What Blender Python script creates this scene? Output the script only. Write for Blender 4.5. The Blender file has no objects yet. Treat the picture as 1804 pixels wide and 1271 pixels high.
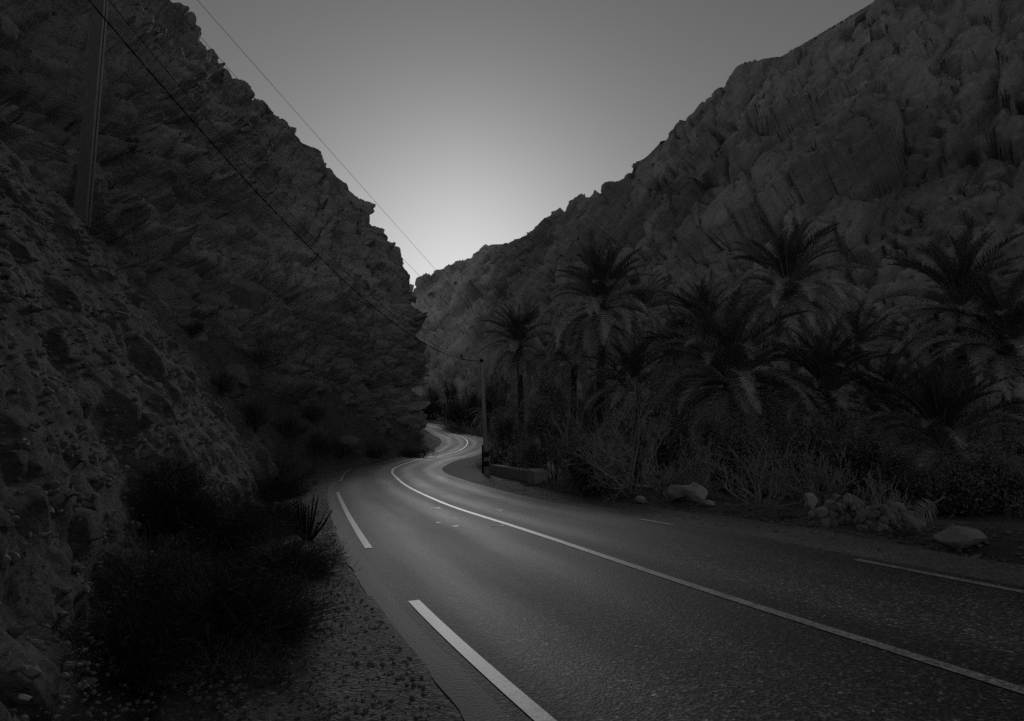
import bpy, math, random
import numpy as np
from mathutils import Vector, Matrix, Euler

# ------------------------------------------------------------------ camera, sky, sun, exposure
F, CX, CY, YH, EYE = 1150.0, 902.0, 635.5, 733.75, 1.7      # photograph: focal length in pixels, centre, horizon row, eye height
TH = math.atan((YH - CY) / F)
scene = bpy.context.scene
col = scene.collection
cam_d = bpy.data.cameras.new('camera')
cam = bpy.data.objects.new('camera', cam_d); col.objects.link(cam)
cam.location = (0, 0, EYE)
cam.rotation_euler = (math.radians(90) + TH, 0, 0)
cam_d.sensor_width = 36.0
cam_d.lens = 36.0 * F / 1804.0
cam_d.clip_start = 0.1
cam_d.clip_end = 6000
scene.camera = cam

SUN_AZ, SUN_EL = math.radians(-4.5), math.radians(16.0)     # weak veiled sun standing low over the far ridge, straight up the gorge
world = bpy.data.worlds.new('World'); scene.world = world; world.use_nodes = True
wn = world.node_tree; wn.nodes.clear()
sky = wn.nodes.new('ShaderNodeTexSky'); sky.sky_type = 'NISHITA'; sky.sun_disc = False
sky.sun_elevation = SUN_EL; sky.sun_rotation = SUN_AZ
sky.altitude = 1300; sky.air_density = 1.0; sky.dust_density = 0.78; sky.ozone_density = 1.0
bw = wn.nodes.new('ShaderNodeVectorMath'); bw.operation = 'DOT_PRODUCT'; bw.inputs[1].default_value = (.40, .50, .10)   # black-and-white film, light yellow filter
bg = wn.nodes.new('ShaderNodeBackground'); bg.inputs['Strength'].default_value = 0.0405
wo = wn.nodes.new('ShaderNodeOutputWorld')
wn.links.new(sky.outputs[0], bw.inputs[0]); wn.links.new(bw.outputs['Value'], bg.inputs['Color']); wn.links.new(bg.outputs[0], wo.inputs[0])

sun_d = bpy.data.lights.new('sun', 'SUN'); sun_d.energy = 0.68; sun_d.angle = math.radians(9); sun_d.color = (1, 1, 1)
sun = bpy.data.objects.new('sun', sun_d); col.objects.link(sun)
sd = Vector((math.sin(SUN_AZ) * math.cos(SUN_EL), math.cos(SUN_AZ) * math.cos(SUN_EL), math.sin(SUN_EL)))
sun.rotation_euler = (-sd).to_track_quat('-Z', 'Y').to_euler()
sun.location = (0, 0, 60)

vs = scene.view_settings
vs.view_transform = 'Standard'; vs.look = 'None'; vs.gamma = 1.0; vs.use_curve_mapping = False
vs.exposure = 0.42
scene.render.engine = 'CYCLES'
scene.cycles.use_denoising = False
scene.cycles.use_adaptive_sampling = False
scene.cycles.max_bounces = 6
scene.cycles.sample_clamp_direct = 1.5
scene.cycles.sample_clamp_indirect = 0.6

# ------------------------------------------------------------------ helpers
rng = np.random.default_rng(7)
random.seed(7)

def P3(px, py, Y):
    """world point on the ray of a photograph pixel at forward distance Y"""
    c, s = math.cos(TH), math.sin(TH)
    u, v = (px - CX) / F, -(py - CY) / F
    fy, fz = c - v * s, s + v * c
    return np.array([u / fy * Y, Y, EYE + fz / fy * Y])

def project(P):
    c, s = math.cos(TH), math.sin(TH)
    d = P - np.array([0, 0, EYE])
    dep = d[..., 1] * c + d[..., 2] * s
    up = -d[..., 1] * s + d[..., 2] * c
    dep = np.where(np.abs(dep) < 1e-6, 1e-6, dep)
    return CX + F * d[..., 0] / dep, CY - F * up / dep, dep

def h3(ix, iy, iz, seed=0):
    n = (ix.astype(np.int64) * 374761393 + iy.astype(np.int64) * 668265263 + iz.astype(np.int64) * 2147483647 + seed * 1274126177) & 0xFFFFFFFF
    n = ((n ^ (n >> 13)) * 1274126177) & 0xFFFFFFFF
    n = ((n ^ (n >> 15)) * 2246822519) & 0xFFFFFFFF
    n = n ^ (n >> 16)
    return (n & 0xFFFFFF).astype(np.float64) / float(0x1000000)

def vnoise(p, seed=0):
    f = np.floor(p); t = p - f; t = t * t * t * (t * (t * 6 - 15) + 10)
    i = f.astype(np.int64); x, y, z = i[:, 0], i[:, 1], i[:, 2]
    tx, ty, tz = t[:, 0], t[:, 1], t[:, 2]
    def L(a, b, w): return a + (b - a) * w
    c00 = L(h3(x, y, z, seed), h3(x + 1, y, z, seed), tx); c10 = L(h3(x, y + 1, z, seed), h3(x + 1, y + 1, z, seed), tx)
    c01 = L(h3(x, y, z + 1, seed), h3(x + 1, y, z + 1, seed), tx); c11 = L(h3(x, y + 1, z + 1, seed), h3(x + 1, y + 1, z + 1, seed), tx)
    return L(L(c00, c10, ty), L(c01, c11, ty), tz) * 2 - 1

def fbm(p, octv=4, seed=0, gain=0.5):
    a, s, tot = 1.0, 0.0, 0.0
    for k in range(octv):
        s = s + a * vnoise(p * (2.03 ** k) + 17.3 * k, seed + k); tot += a; a *= gain
    return s / tot

def ridged(p, octv=3, seed=0):
    a, s, tot = 1.0, 0.0, 0.0
    for k in range(octv):
        s = s + a * (1 - np.abs(vnoise(p * (2.1 ** k) + 9.1 * k, seed + k)) * 2); tot += a; a *= 0.5
    return s / tot

def worley(p, seed=0, jit=0.9, facet=False):
    f = np.floor(p).astype(np.int64)
    n = len(p); F1 = np.full(n, 9.0); F2 = np.full(n, 9.0); ID = np.zeros(n); TL = np.zeros(n)
    for dx in (-1, 0, 1):
        for dy in (-1, 0, 1):
            for dz in (-1, 0, 1):
                x, y, z = f[:, 0] + dx, f[:, 1] + dy, f[:, 2] + dz
                a, b, c = h3(x, y, z, seed), h3(x, y, z, seed + 1), h3(x, y, z, seed + 2)
                ox, oy, oz = x + .5 + (a - .5) * jit - p[:, 0], y + .5 + (b - .5) * jit - p[:, 1], z + .5 + (c - .5) * jit - p[:, 2]
                d = ox * ox + oy * oy + oz * oz
                m = d < F1
                if facet: TL = np.where(m, ox * (b - .5) * 2 + oy * (c - .5) * 2 + oz * (a - .5) * 2, TL)      # each block tilts its own way
                F2 = np.where(m, F1, np.minimum(F2, d)); ID = np.where(m, (a * 7.13 + b * 3.7 + c) % 1.0, ID); F1 = np.where(m, d, F1)
    if facet: return np.sqrt(F1), np.sqrt(F2), ID, TL
    return np.sqrt(F1), np.sqrt(F2), ID

def catmull(K, n):
    K = np.asarray(K, float); m = len(K)
    t = np.linspace(0, m - 1, n); i = np.clip(t.astype(int), 0, m - 2); w = (t - i)[:, None]
    p0, p1, p2, p3 = K[np.maximum(i - 1, 0)], K[i], K[i + 1], K[np.minimum(i + 2, m - 1)]
    return 0.5 * (2 * p1 + (p2 - p0) * w + (2 * p0 - 5 * p1 + 4 * p2 - p3) * w ** 2 + (3 * p1 - p0 - 3 * p2 + p3) * w ** 3)

def mesh(name, V, faces, mat=None, smooth=True, uv=None):
    """V (n,3); faces: (m,k) int array"""
    V = np.asarray(V, np.float32).reshape(-1, 3); faces = np.asarray(faces, np.int32)
    me = bpy.data.meshes.new(name); k = faces.shape[1]; m = len(faces)
    me.vertices.add(len(V)); me.vertices.foreach_set('co', V.ravel())
    me.loops.add(m * k); me.loops.foreach_set('vertex_index', faces.ravel())
    me.polygons.add(m); me.polygons.foreach_set('loop_start', np.arange(0, m * k, k, dtype=np.int32))
    me.polygons.foreach_set('loop_total', np.full(m, k, np.int32))
    me.polygons.foreach_set('use_smooth', np.full(m, smooth))
    if uv is not None:
        l = me.uv_layers.new(name='UVMap'); l.data.foreach_set('uv', np.asarray(uv, np.float32)[faces.ravel()].ravel())
    me.update(calc_edges=True)
    if mat is not None: me.materials.append(mat)
    return me

def link(name, me, parent=None, loc=None, rot=None, scale=None):
    o = bpy.data.objects.new(name, me); col.objects.link(o)
    if parent is not None: o.parent = parent
    if loc is not None: o.location = loc
    if rot is not None: o.rotation_euler = rot
    if scale is not None: o.scale = scale if hasattr(scale, '__len__') else (scale,) * 3
    return o

def tag(o, label=None, cat=None, group=None, kind=None):
    if label: o['label'] = label
    if cat: o['category'] = cat
    if group: o['group'] = group
    if kind: o['kind'] = kind
    return o

def empty(name, loc, rz=0.0):
    o = link(name, None, None, loc, (0, 0, rz)); o.empty_display_size = 0.2
    return o

def grid_faces(nu, nv):
    i = np.arange(nu - 1)[:, None] * nv + np.arange(nv - 1)[None]
    return np.stack([i, i + nv, i + nv + 1, i + 1], -1).reshape(-1, 4)

def tubes(L, R, k=3):
    """L (N,M,3) polylines, R (N,M) radii -> verts, quads"""
    L = np.asarray(L, float); R = np.asarray(R, float); N, M, _ = L.shape
    T = np.gradient(L, axis=1); T /= np.linalg.norm(T, axis=2, keepdims=True) + 1e-9
    ref = np.where(np.abs(T[..., 2:3]) > .9, np.array([1., 0, 0]), np.array([0, 0, 1.]))
    A = np.cross(T, ref); A /= np.linalg.norm(A, axis=2, keepdims=True) + 1e-9; B = np.cross(T, A)
    ang = np.arange(k) * 2 * math.pi / k
    V = L[:, :, None] + R[:, :, None, None] * (A[:, :, None] * np.cos(ang)[:, None] + B[:, :, None] * np.sin(ang)[:, None])
    idx = np.arange(N * M * k).reshape(N, M, k)
    a, b = idx[:, :-1], idx[:, 1:]
    f = np.stack([a, np.roll(a, -1, 2), np.roll(b, -1, 2), b], -1).reshape(-1, 4)
    return V.reshape(-1, 3), f

def cat_parts(parts):
    Vs, Fs, n = [], [], 0
    for V, f in parts:
        Vs.append(V); Fs.append(f + n); n += len(V)
    return np.concatenate(Vs), np.concatenate(Fs)

def box(x0, x1, y0, y1, z0, z1):
    V = np.array([[x0, y0, z0], [x1, y0, z0], [x1, y1, z0], [x0, y1, z0], [x0, y0, z1], [x1, y0, z1], [x1, y1, z1], [x0, y1, z1]], float)
    f = np.array([[0, 3, 2, 1], [4, 5, 6, 7], [0, 1, 5, 4], [1, 2, 6, 5], [2, 3, 7, 6], [3, 0, 4, 7]])
    return V, f

def leaf_quads(C, size, r, upb=0.3, asp=2.2):
    """randomly turned small leaf blades (rhombs) at C"""
    n = len(C); d = r.normal(size=(n, 3)); d[:, 2] += upb; d /= np.linalg.norm(d, axis=1, keepdims=True)
    e = np.cross(d, r.normal(size=(n, 3))); e /= np.linalg.norm(e, axis=1, keepdims=True) + 1e-9
    s = (size * r.uniform(.6, 1.3, n))[:, None]
    V = np.stack([C, C + d * s * .5 + e * s * .5 / asp, C + d * s, C + d * s * .5 - e * s * .5 / asp], 1).reshape(-1, 3)
    return V, np.arange(4 * n).reshape(-1, 4)

# ------------------------------------------------------------------ materials (a black-and-white photograph: neutral base colours)
class NT:
    def __init__(s, name):
        s.m = bpy.data.materials.new(name); s.m.use_nodes = True; s.t = s.m.node_tree; s.n = s.t.nodes; s.l = s.t.links
        s.b = s.n['Principled BSDF']; s.tc = s.n.new('ShaderNodeTexCoord')
    def mapping(s, src='Object', sc=(1, 1, 1), rot=(0, 0, 0)):
        m = s.n.new('ShaderNodeMapping')
        if any(rot): m.vector_type = 'TEXTURE'; sc = tuple(1 / v for v in sc)
        m.inputs['Scale'].default_value = sc; m.inputs['Rotation'].default_value = rot
        s.l.new(s.tc.outputs[src], m.inputs[0]); return m.outputs[0]
    def noise(s, vec, scale, detail=6, rough=.55, dist=0.0):
        n = s.n.new('ShaderNodeTexNoise'); n.inputs['Scale'].default_value = scale; n.inputs['Detail'].default_value = detail
        n.inputs['Roughness'].default_value = rough; n.inputs['Distortion'].default_value = dist
        s.l.new(vec, n.inputs['Vector']); return n.outputs['Fac']
    def voro(s, vec, scale, feature='F1', out='Distance'):
        n = s.n.new('ShaderNodeTexVoronoi'); n.feature = feature; n.inputs['Scale'].default_value = scale
        s.l.new(vec, n.inputs['Vector']); return n.outputs[out]
    def ramp(s, fac, stops):
        r = s.n.new('ShaderNodeValToRGB'); e = r.color_ramp.elements
        while len(e) < len(stops): e.new(0.5)
        for el, (p, v) in zip(e, stops): el.position = p; el.color = (v, v, v, 1)
        s.l.new(fac, r.inputs[0]); return r.outputs[0]
    def math(s, op, a, b=0.5, c=None):
        m = s.n.new('ShaderNodeMath'); m.operation = op
        for i, v in enumerate((a, b, c)):
            if v is None: continue
            if isinstance(v, (int, float)): m.inputs[i].default_value = v
            else: s.l.new(v, m.inputs[i])
        return m.outputs[0]
    def mix(s, fac, a, b):
        m = s.n.new('ShaderNodeMix'); m.data_type = 'FLOAT'
        for i, v in ((0, fac), (2, a), (3, b)):
            if isinstance(v, (int, float)): m.inputs[i].default_value = v
            else: s.l.new(v, m.inputs[i])
        return m.outputs[0]
    def bump(s, h, dist, strength=1.0, prev=None):
        b = s.n.new('ShaderNodeBump'); b.inputs['Distance'].default_value = dist; b.inputs['Strength'].default_value = strength
        s.l.new(h, b.inputs['Height'])
        if prev is not None: s.l.new(prev, b.inputs['Normal'])
        return b.outputs[0]
    def done(s, color, rough=.9, normal=None, spec=.2):
        for inp, v in (('Base Color', color), ('Roughness', rough), ('Normal', normal)):
            if v is None: continue
            if isinstance(v, (int, float)):
                s.b.inputs[inp].default_value = (v, v, v, 1) if inp == 'Base Color' else v
            else: s.l.new(v, s.b.inputs[inp])
        s.b.inputs['Specular IOR Level'].default_value = spec
        return s.m

def rock_material(name, lo, hi, rot, patch=.02, fine=1.0, pale=None):
    t = NT(name); o = t.mapping('Object'); st = t.mapping('Object', (.25, .25, 1.3), rot)
    big = t.ramp(t.noise(o, patch, 4, .6), [(.3, lo * .7), (.5, (lo + hi) / 2), (.72, hi)])
    beds = t.ramp(t.noise(st, .085, 4, .6, .3), [(.3, .62), (.5, 1.0), (.7, 1.35)])
    streak = t.ramp(t.noise(st, .5, 8, .65, .4), [(.25, .72), (.5, 1.0), (.75, 1.18)])
    speck = t.ramp(t.noise(o, 2.2 * fine, 8, .7), [(.3, .75), (.55, 1.0), (.75, 1.2)])
    c = t.math('MULTIPLY', t.math('MULTIPLY', t.math('MULTIPLY', big, beds), streak), speck)
    if pale is not None:                                      # lit face at the gorge head: brightness painted into the rock colour
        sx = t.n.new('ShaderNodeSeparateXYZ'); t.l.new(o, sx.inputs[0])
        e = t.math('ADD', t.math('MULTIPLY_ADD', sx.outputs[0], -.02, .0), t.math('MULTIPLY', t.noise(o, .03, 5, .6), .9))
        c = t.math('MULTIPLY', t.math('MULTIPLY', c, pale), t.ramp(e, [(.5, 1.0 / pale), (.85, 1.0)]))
    b = t.bump(t.noise(st, 1.1 * fine, 10, .68, .3), .5)
    b = t.bump(t.noise(o, 5.0 * fine, 8, .7), .22, 1.0, b)
    cr = t.ramp(t.voro(st, 1.6 * fine, 'DISTANCE_TO_EDGE'), [(0, 0.0), (.08, 1.0)])
    b = t.bump(cr, .12, .3, b)
    return t.done(c, .95, b, .15)

M_cliff = rock_material('bedded_limestone', .44, .6, (math.radians(6), math.radians(14), math.radians(10)), .03)
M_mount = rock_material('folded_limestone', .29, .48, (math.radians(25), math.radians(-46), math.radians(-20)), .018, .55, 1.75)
M_far = rock_material('far_limestone', .2, .34, (0, math.radians(30), 0), .02, .4)

t = NT('stony_ground'); o = t.mapping('Object')
c = t.math('MULTIPLY', t.ramp(t.noise(o, .35, 5), [(.3, .15), (.7, .24)]), t.ramp(t.noise(o, 14, 8, .75), [(.3, .45), (.5, .95), (.7, 1.5)]))
b = t.bump(t.noise(o, 9, 8, .75), .10); b = t.bump(t.voro(o, 22), .035, .8, b)
M_ground = t.done(c, .95, b, .1)

t = NT('bank_rubble'); o = t.mapping('Object'); st = t.mapping('Object', (.5, .5, 1.4), (math.radians(10), math.radians(30), math.radians(20)))
c = t.math('MULTIPLY', t.ramp(t.noise(o, .3, 5), [(.3, .13), (.7, .22)]), t.ramp(t.noise(st, 7, 8, .75), [(.28, .4), (.5, .95), (.72, 1.6)]))
b = t.bump(t.noise(st, 6, 9, .75), .16); b = t.bump(t.voro(st, 14), .05, .9, b)
M_bank = t.done(c, .95, b, .1)

t = NT('fine_gravel'); o = t.mapping('Object')
cell = t.voro(o, 34, 'F1', 'Color')
c = t.math('MULTIPLY', t.ramp(cell, [(0, .07), (.5, .13), (1, .26)]), t.ramp(t.noise(o, .8, 5), [(.3, .75), (.7, 1.1)]))
b = t.bump(t.voro(o, 34), .012, .8); b = t.bump(t.noise(o, 9, 6), .02, .6, b)
M_gravel = t.done(c, .9, b, .15)

t = NT('asphalt'); o = t.mapping('Object'); uv = t.mapping('UV')
sepx = t.n.new('ShaderNodeSeparateXYZ'); t.l.new(uv, sepx.inputs[0]); ux = sepx.outputs[0]
wob = t.math('MULTIPLY_ADD', t.noise(t.mapping('UV', (.3, .12, 1)), 1.0, 3), .5, -.25)
ax = t.math('ABSOLUTE', t.math('ADD', ux, wob))
lane = t.math('ABSOLUTE', t.math('SUBTRACT', ax, 1.55))                   # 0 mid-lane, tyre tracks about 0.75 either side
track = t.ramp(t.math('ABSOLUTE', t.math('SUBTRACT', lane, .75)), [(0, 1.0), (.22, .75), (.5, 0.0)])
grain = t.math('MULTIPLY', t.ramp(t.voro(o, 42, 'F1', 'Color'), [(0, .25), (.45, .6), (.8, 1.3), (1, 4.2)]), t.ramp(t.noise(o, 26, 4, .9), [(.42, .025), (.5, .055), (.56, .10), (.62, .18)]))
patch = t.ramp(t.noise(t.mapping('UV', (.6, .10, 1)), 1.0, 6, .6), [(.38, .6), (.62, 1.35)])
strip = t.ramp(t.math('ADD', ux, wob), [(0, 0), (1, 1)])
newtar = t.math('LESS_THAN', t.math('ADD', ux, t.math('MULTIPLY', wob, .3)), -3.11)
c = t.math('MULTIPLY', grain, patch)
c = t.math('MULTIPLY', c, t.mix(track, .95, 1.15))
c = t.mix(newtar, c, t.ramp(t.noise(o, 40, 3, .7), [(.3, .08), (.7, .13)]))
rg = t.mix(track, .72, .66)
rg = t.math('ADD', rg, t.math('MULTIPLY_ADD', t.noise(t.mapping('UV', (1.2, .15, 1)), 1.0, 5), .14, -.07))
b = t.bump(t.voro(o, 42), .006, .6)
M_asphalt = t.done(c, rg, b, .12)

def paint_material(name, lo, hi, wear):
    t = NT(name); o = t.mapping('Object')
    w = t.ramp(t.noise(o, 32, 5, .85), [(wear - .05, 0.0), (wear + .02, 1.0)])
    w2 = t.ramp(t.noise(o, 2.2, 7, .75), [(.32, .15), (.5, 1.0)])
    c = t.mix(t.math('MULTIPLY', w, w2), .06, t.ramp(t.noise(o, 9, 4), [(.3, lo), (.7, hi)]))
    return t.done(c, .55, t.bump(t.noise(o, 70, 3, .8), .004, .5), .5)
M_paint = paint_material('worn_white_paint', .28, .44, .5)
M_faint = paint_material('nearly_gone_paint', .3, .45, .5)

def simple(name, lo, hi, scale=6.0, rough=.9, bump=.02, spec=.2, sc=(1, 1, 1)):
    t = NT(name); o = t.mapping('Object', sc)
    n = t.noise(o, scale, 6, .65)
    return t.done(t.ramp(n, [(.3, lo), (.7, hi)]), rough, t.bump(n, bump), spec)
M_concrete = simple('weathered_concrete', .38, .55, 5, .9, .015)
M_pole = simple('pole_concrete', .12, .2, 4, .9, .01, .2, (3, 3, .6))
M_darkpost = simple('dark_timber', .03, .06, 6)
M_band = simple('dark_painted_band', .03, .05, 6)
M_wire = simple('cable_sheath', .012, .02, 3, 1.0, 0, 0)
M_thin = simple('bare_wire', .10, .14, 3, 1.0, 0, 0)
M_ceramic = simple('insulator_ceramic', .2, .3, 3, .4)
M_stone = simple('pale_stone', .4, .6, 5, .9, .05)
M_stone2 = simple('grey_stone', .26, .42, 5, .9, .05)
M_bankrock = simple('bank_rock', .17, .28, 4, .95, .05)
M_rubble = simple('rubble', .14, .26, 3, .95, .03)
M_trunk = simple('palm_bark', .07, .14, 9, .95, .04)
M_twig = simple('bare_twigs', .32, .48, 5, .9, .0)
M_twigd = simple('dark_twigs', .05, .09, 5, .9, .0)

def leaf_material(name, lo, hi, rough=.6, spec=.3, scale=2.0, thin=.2):
    t = NT(name); o = t.mapping('Object')
    info = t.n.new('ShaderNodeObjectInfo')
    c = t.math('MULTIPLY', t.ramp(t.noise(o, scale, 3), [(.3, lo), (.7, hi)]), t.ramp(info.outputs['Random'], [(0, .75), (1, 1.2)]))
    m = t.done(c, rough, None, spec)
    tr = t.n.new('ShaderNodeBsdfTranslucent'); mx = t.n.new('ShaderNodeMixShader'); mx.inputs[0].default_value = thin
    t.l.new(c, tr.inputs['Color']); t.l.new(t.b.outputs[0], mx.inputs[1]); t.l.new(tr.outputs[0], mx.inputs[2]); t.l.new(mx.outputs[0], t.n['Material Output'].inputs[0])
    return m
M_frond = leaf_material('palm_leaflet', .24, .40, .6, .3, 1.2)
M_old_lit = leaf_material('old_palm_leaflet_lit', .40, .56, .6, .3, 1.2)  # paler with age, plus top light on drooping fronds painted in
M_young_shaded = leaf_material('young_palm_leaflet_shaded', .08, .15, .6, .3, 1.2)  # upright crown fronds darkened: their shade is painted into the colour
M_dry = leaf_material('dry_palm_leaflet', .3, .48, .7, .2, 1.2)
M_rachis = leaf_material('palm_rachis', .2, .32, .9, .05)
M_leaf = leaf_material('shrub_leaf', .3, .44, .6, .3, 3)
M_leafd = leaf_material('dark_shrub_leaf', .19, .31, .7, .2, 3)
M_leafs = leaf_material('slope_shrub_leaf', .12, .2, .8, .1, 3)
M_broom = leaf_material('broom_stem', .045, .085, .8, .1, 3)
M_grass = leaf_material('dry_grass', .15, .26, .8, .2, 3)
M_succ = leaf_material('succulent_skin', .012, .025, .7, .2, 3)

# ------------------------------------------------------------------ road line (plan) and long profile
CL = np.array([(26, -46), (19, -30), (13, -16.5), (8.2, -6.0), (5.3, .2), (2.98, 5.11), (1.99, 7.33), (1.08, 9.79), (.37, 11.98), (-.88, 16.22), (-2.22, 20.79), (-4.64, 29.05),
               (-6.4, 36.6), (-7.73, 42.4), (-8.25, 46.5), (-8.1, 51.5), (-7.85, 57.0), (-7.5, 63.5), (-6.9, 70.2), (-6.0, 75.3), (-5.6, 79.9), (-5.7, 84.4), (-6.16, 88.5),
               (-7.3, 94.8), (-8.9, 103.5), (-10.6, 110.5), (-13.0, 116.0), (-16.5, 120.2), (-22, 124), (-31, 128), (-45, 132), (-70, 136), (-110, 140)])
KY = np.array([-60, -20, 0, 10, 20, 30, 40, 55, 70, 90, 110, 135, 170, 400.])
KZ = np.array([1.5, .5, 0, -.317, -.985, -1.43, -1.85, -1.98, -2.38, -1.42, -.98, 2.47, 4.3, 8.0])
def zprof(Y):
    m = np.gradient(KZ, KY); Y = np.asarray(Y, float)
    i = np.clip(np.searchsorted(KY, Y) - 1, 0, len(KY) - 2); d = KY[i + 1] - KY[i]; w = np.clip((Y - KY[i]) / d, 0, 1)
    return (2*w**3-3*w**2+1)*KZ[i]+(w**3-2*w**2+w)*d*m[i]+(-2*w**3+3*w**2)*KZ[i+1]+(w**3-w**2)*d*m[i+1]
def smooth_line(K, step):
    D = catmull(K, 4000); s = np.concatenate([[0], np.cumsum(np.linalg.norm(np.diff(D, axis=0), axis=1))])
    q = np.arange(0, s[-1], step); D = np.stack([np.interp(q, s, D[:, 0]), np.interp(q, s, D[:, 1])], 1)
    for _ in range(30):
        D[1:-1] = D[1:-1] * .5 + (D[:-2] + D[2:]) * .25
    return D
RC = smooth_line(CL, .4)
RS = np.concatenate([[0], np.cumsum(np.linalg.norm(np.diff(RC, axis=0), axis=1))])
RT = np.gradient(RC, axis=0); RT /= np.linalg.norm(RT, axis=1, keepdims=True)
RN = np.stack([RT[:, 1], -RT[:, 0]], 1)                      # to the right of travel
RZ = zprof(RC[:, 1])
S_at = lambda Y: float(np.interp(Y, RC[:260, 1], RS[:260])) if Y < 50 else float(np.interp(Y, RC[:, 1], RS))

def road_coords(XY):
    """signed offset (right +), arc length, road height at the nearest point of the road line"""
    n = len(XY); D = np.empty(n); S = np.empty(n); Z = np.empty(n)
    for a in range(0, n, 20000):
        q = XY[a:a + 20000]
        d2 = (q[:, None, 0] - RC[None, :, 0]) ** 2 + (q[:, None, 1] - RC[None, :, 1]) ** 2
        i = d2.argmin(1); v = q - RC[i]
        off = (v * RN[i]).sum(1); al = (v * RT[i]).sum(1)
        D[a:a + 20000] = np.where(np.abs(al) < .6, off, np.sign(off) * np.sqrt(d2[np.arange(len(q)), i]))
        S[a:a + 20000] = RS[i] + np.clip(al, -.3, .3); Z[a:a + 20000] = np.interp(S[a:a + 20000], RS, RZ)
    return D, S, Z

def sstep(a, b, x):
    t = np.clip((x - a) / (b - a), 0, 1); return t * t * (3 - 2 * t)

S0, S13, S30, S46, S60, S80 = [S_at(v) for v in (0, 13, 30, 46, 60, 80)]
def terrain_h(XY, low=False, sheet=False):
    D, S, Z = road_coords(XY)
    p = np.concatenate([XY, np.zeros((len(XY), 1))], 1)
    rough = fbm(p * .9, 4, 3) * .05 + fbm(p * 4.0, 3, 5) * .02
    H = Z.copy()
    H = np.where(np.abs(D) < 3.5, Z - .14, H)
    # left: gravel shoulder just below the asphalt, then the cut bank
    lb = np.interp(S, [S0 - 30, S0, S13, S30, S46, S60, S80, S80 + 30], [7.5, 5.6, 4.6, 5.2, 6.2, 5.0, 5.2, 6.0])
    lb = lb + fbm(p * .35, 3, 11) * .35
    dl = np.maximum(-D - lb, 0)
    bumpy = fbm(p * .25, 4, 21) * 1.4 + ridged(p * .55, 4, 23) * .55 + fbm(p * 1.7, 4, 25) * .25
    bumpy = bumpy * (0.0 if sheet else .3 if low else 1.0)
    bank = np.where(dl < 6, 1.42 * dl, 1.42 * 6 + .75 * (dl - 6)) * sstep(0, 1.2, dl) + bumpy * sstep(.2, 2.5, dl)
    fade = np.interp(S, [S80 - 8, S80 + 12], [1, .25])
    fade = fade * np.interp(S, [S0 - 26, S0 - 7], [.12, 1])  # unseen bank behind the viewpoint lowered too, opening it to sky light
    bank = np.minimum(bank * fade, 16 + .1 * dl)
    if low: bank = bank * .75 - .9 * sstep(0, .6, dl)
    left = Z - .035 + rough * .6 + bank
    # right: level gravel shoulder, a low broken berm, then uneven wadi ground
    rb = np.interp(S, [S0, S13, S30, S46, S60], [4.9, 5.2, 5.4, 6.3, 5.0]) + fbm(p * .5, 3, 31) * .4
    dr = np.maximum(D - rb, 0)
    right = Z - .03 + rough * .35 + sstep(0, 1.0, dr) * (.18 + fbm(p * .8, 4, 33) * .35) * np.exp(-dr / 3) + sstep(1, 9, dr) * (-.5 + fbm(p * .12, 4, 35) * .9)
    H = np.where(D < -3.3, left, H); H = np.where(D > 3.2, right, H)
    r = np.hypot(XY[:, 0], XY[:, 1]); far = sstep(150, 260, r)
    return H * (1 - far) + far * (3 + fbm(p * .01, 3, 41) * 3)

# terrain sheet: rings around the viewpoint, denser in the view, reaching the horizon
def build_ground():
    A = np.concatenate([np.linspace(-.80, .80, 620), np.linspace(.80, 2 * math.pi - .80, 150)[1:]])
    R = np.concatenate([[.0], np.geomspace(1.2, 160, 330), np.geomspace(175, 5000, 24)])
    a, r = np.meshgrid(A, R, indexing='ij')
    XY = np.stack([np.sin(a) * r, np.cos(a) * r], -1).reshape(-1, 2)
    H = terrain_h(XY, True)
    return mesh('ground', np.concatenate([XY, H[:, None]], 1), grid_faces(len(A), len(R))[:, ::-1], M_ground)
ground = tag(link('ground', build_ground()), kind='structure')

def ribbon(d0, d1, s0, s1, lift, n_across=2, step=.4, skirt=0.0, taper=0.0):
    n = max(3, int((s1 - s0) / step) + 1); s = np.linspace(s0, s1, n)
    c = np.stack([np.interp(s, RS, RC[:, 0]), np.interp(s, RS, RC[:, 1])], 1); nn = np.stack([np.interp(s, RS, RN[:, 0]), np.interp(s, RS, RN[:, 1])], 1)
    z = np.interp(s, RS, RZ); ds = np.linspace(d0, d1, n_across)
    jit = fbm(np.stack([s * 1.1, s * 0, s * 0], 1), 5, 77, .65)
    P = []; U = []
    for k, d in enumerate(ds):
        dd = d + (jit * .08 if (skirt and k == 0) else 0)
        P.append(np.concatenate([c + nn * (np.ones(n) * dd)[:, None], (z + lift - .012 * np.abs(d))[:, None]], 1)); U.append(np.stack([np.ones(n) * d, s], 1))
    if skirt:
        a, b = P[0].copy(), P[-1].copy(); a[:, 2] -= skirt; b[:, 2] -= skirt
        a[:, :2] -= nn * .05; b[:, :2] += nn * .05
        P = [a] + P + [b]; U = [U[0]] + U + [U[-1]]
    return np.stack(P, 1).reshape(-1, 3), grid_faces(n, len(P))[:, ::-1], np.stack(U, 1).reshape(-1, 2)

V, f, u = ribbon(-3.36, 3.32, 4, RS[-1] - 4, 0.04, 13, .12, .22)
road = tag(link('road', mesh('road', V, f, M_asphalt, False, u)), kind='structure')
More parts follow.
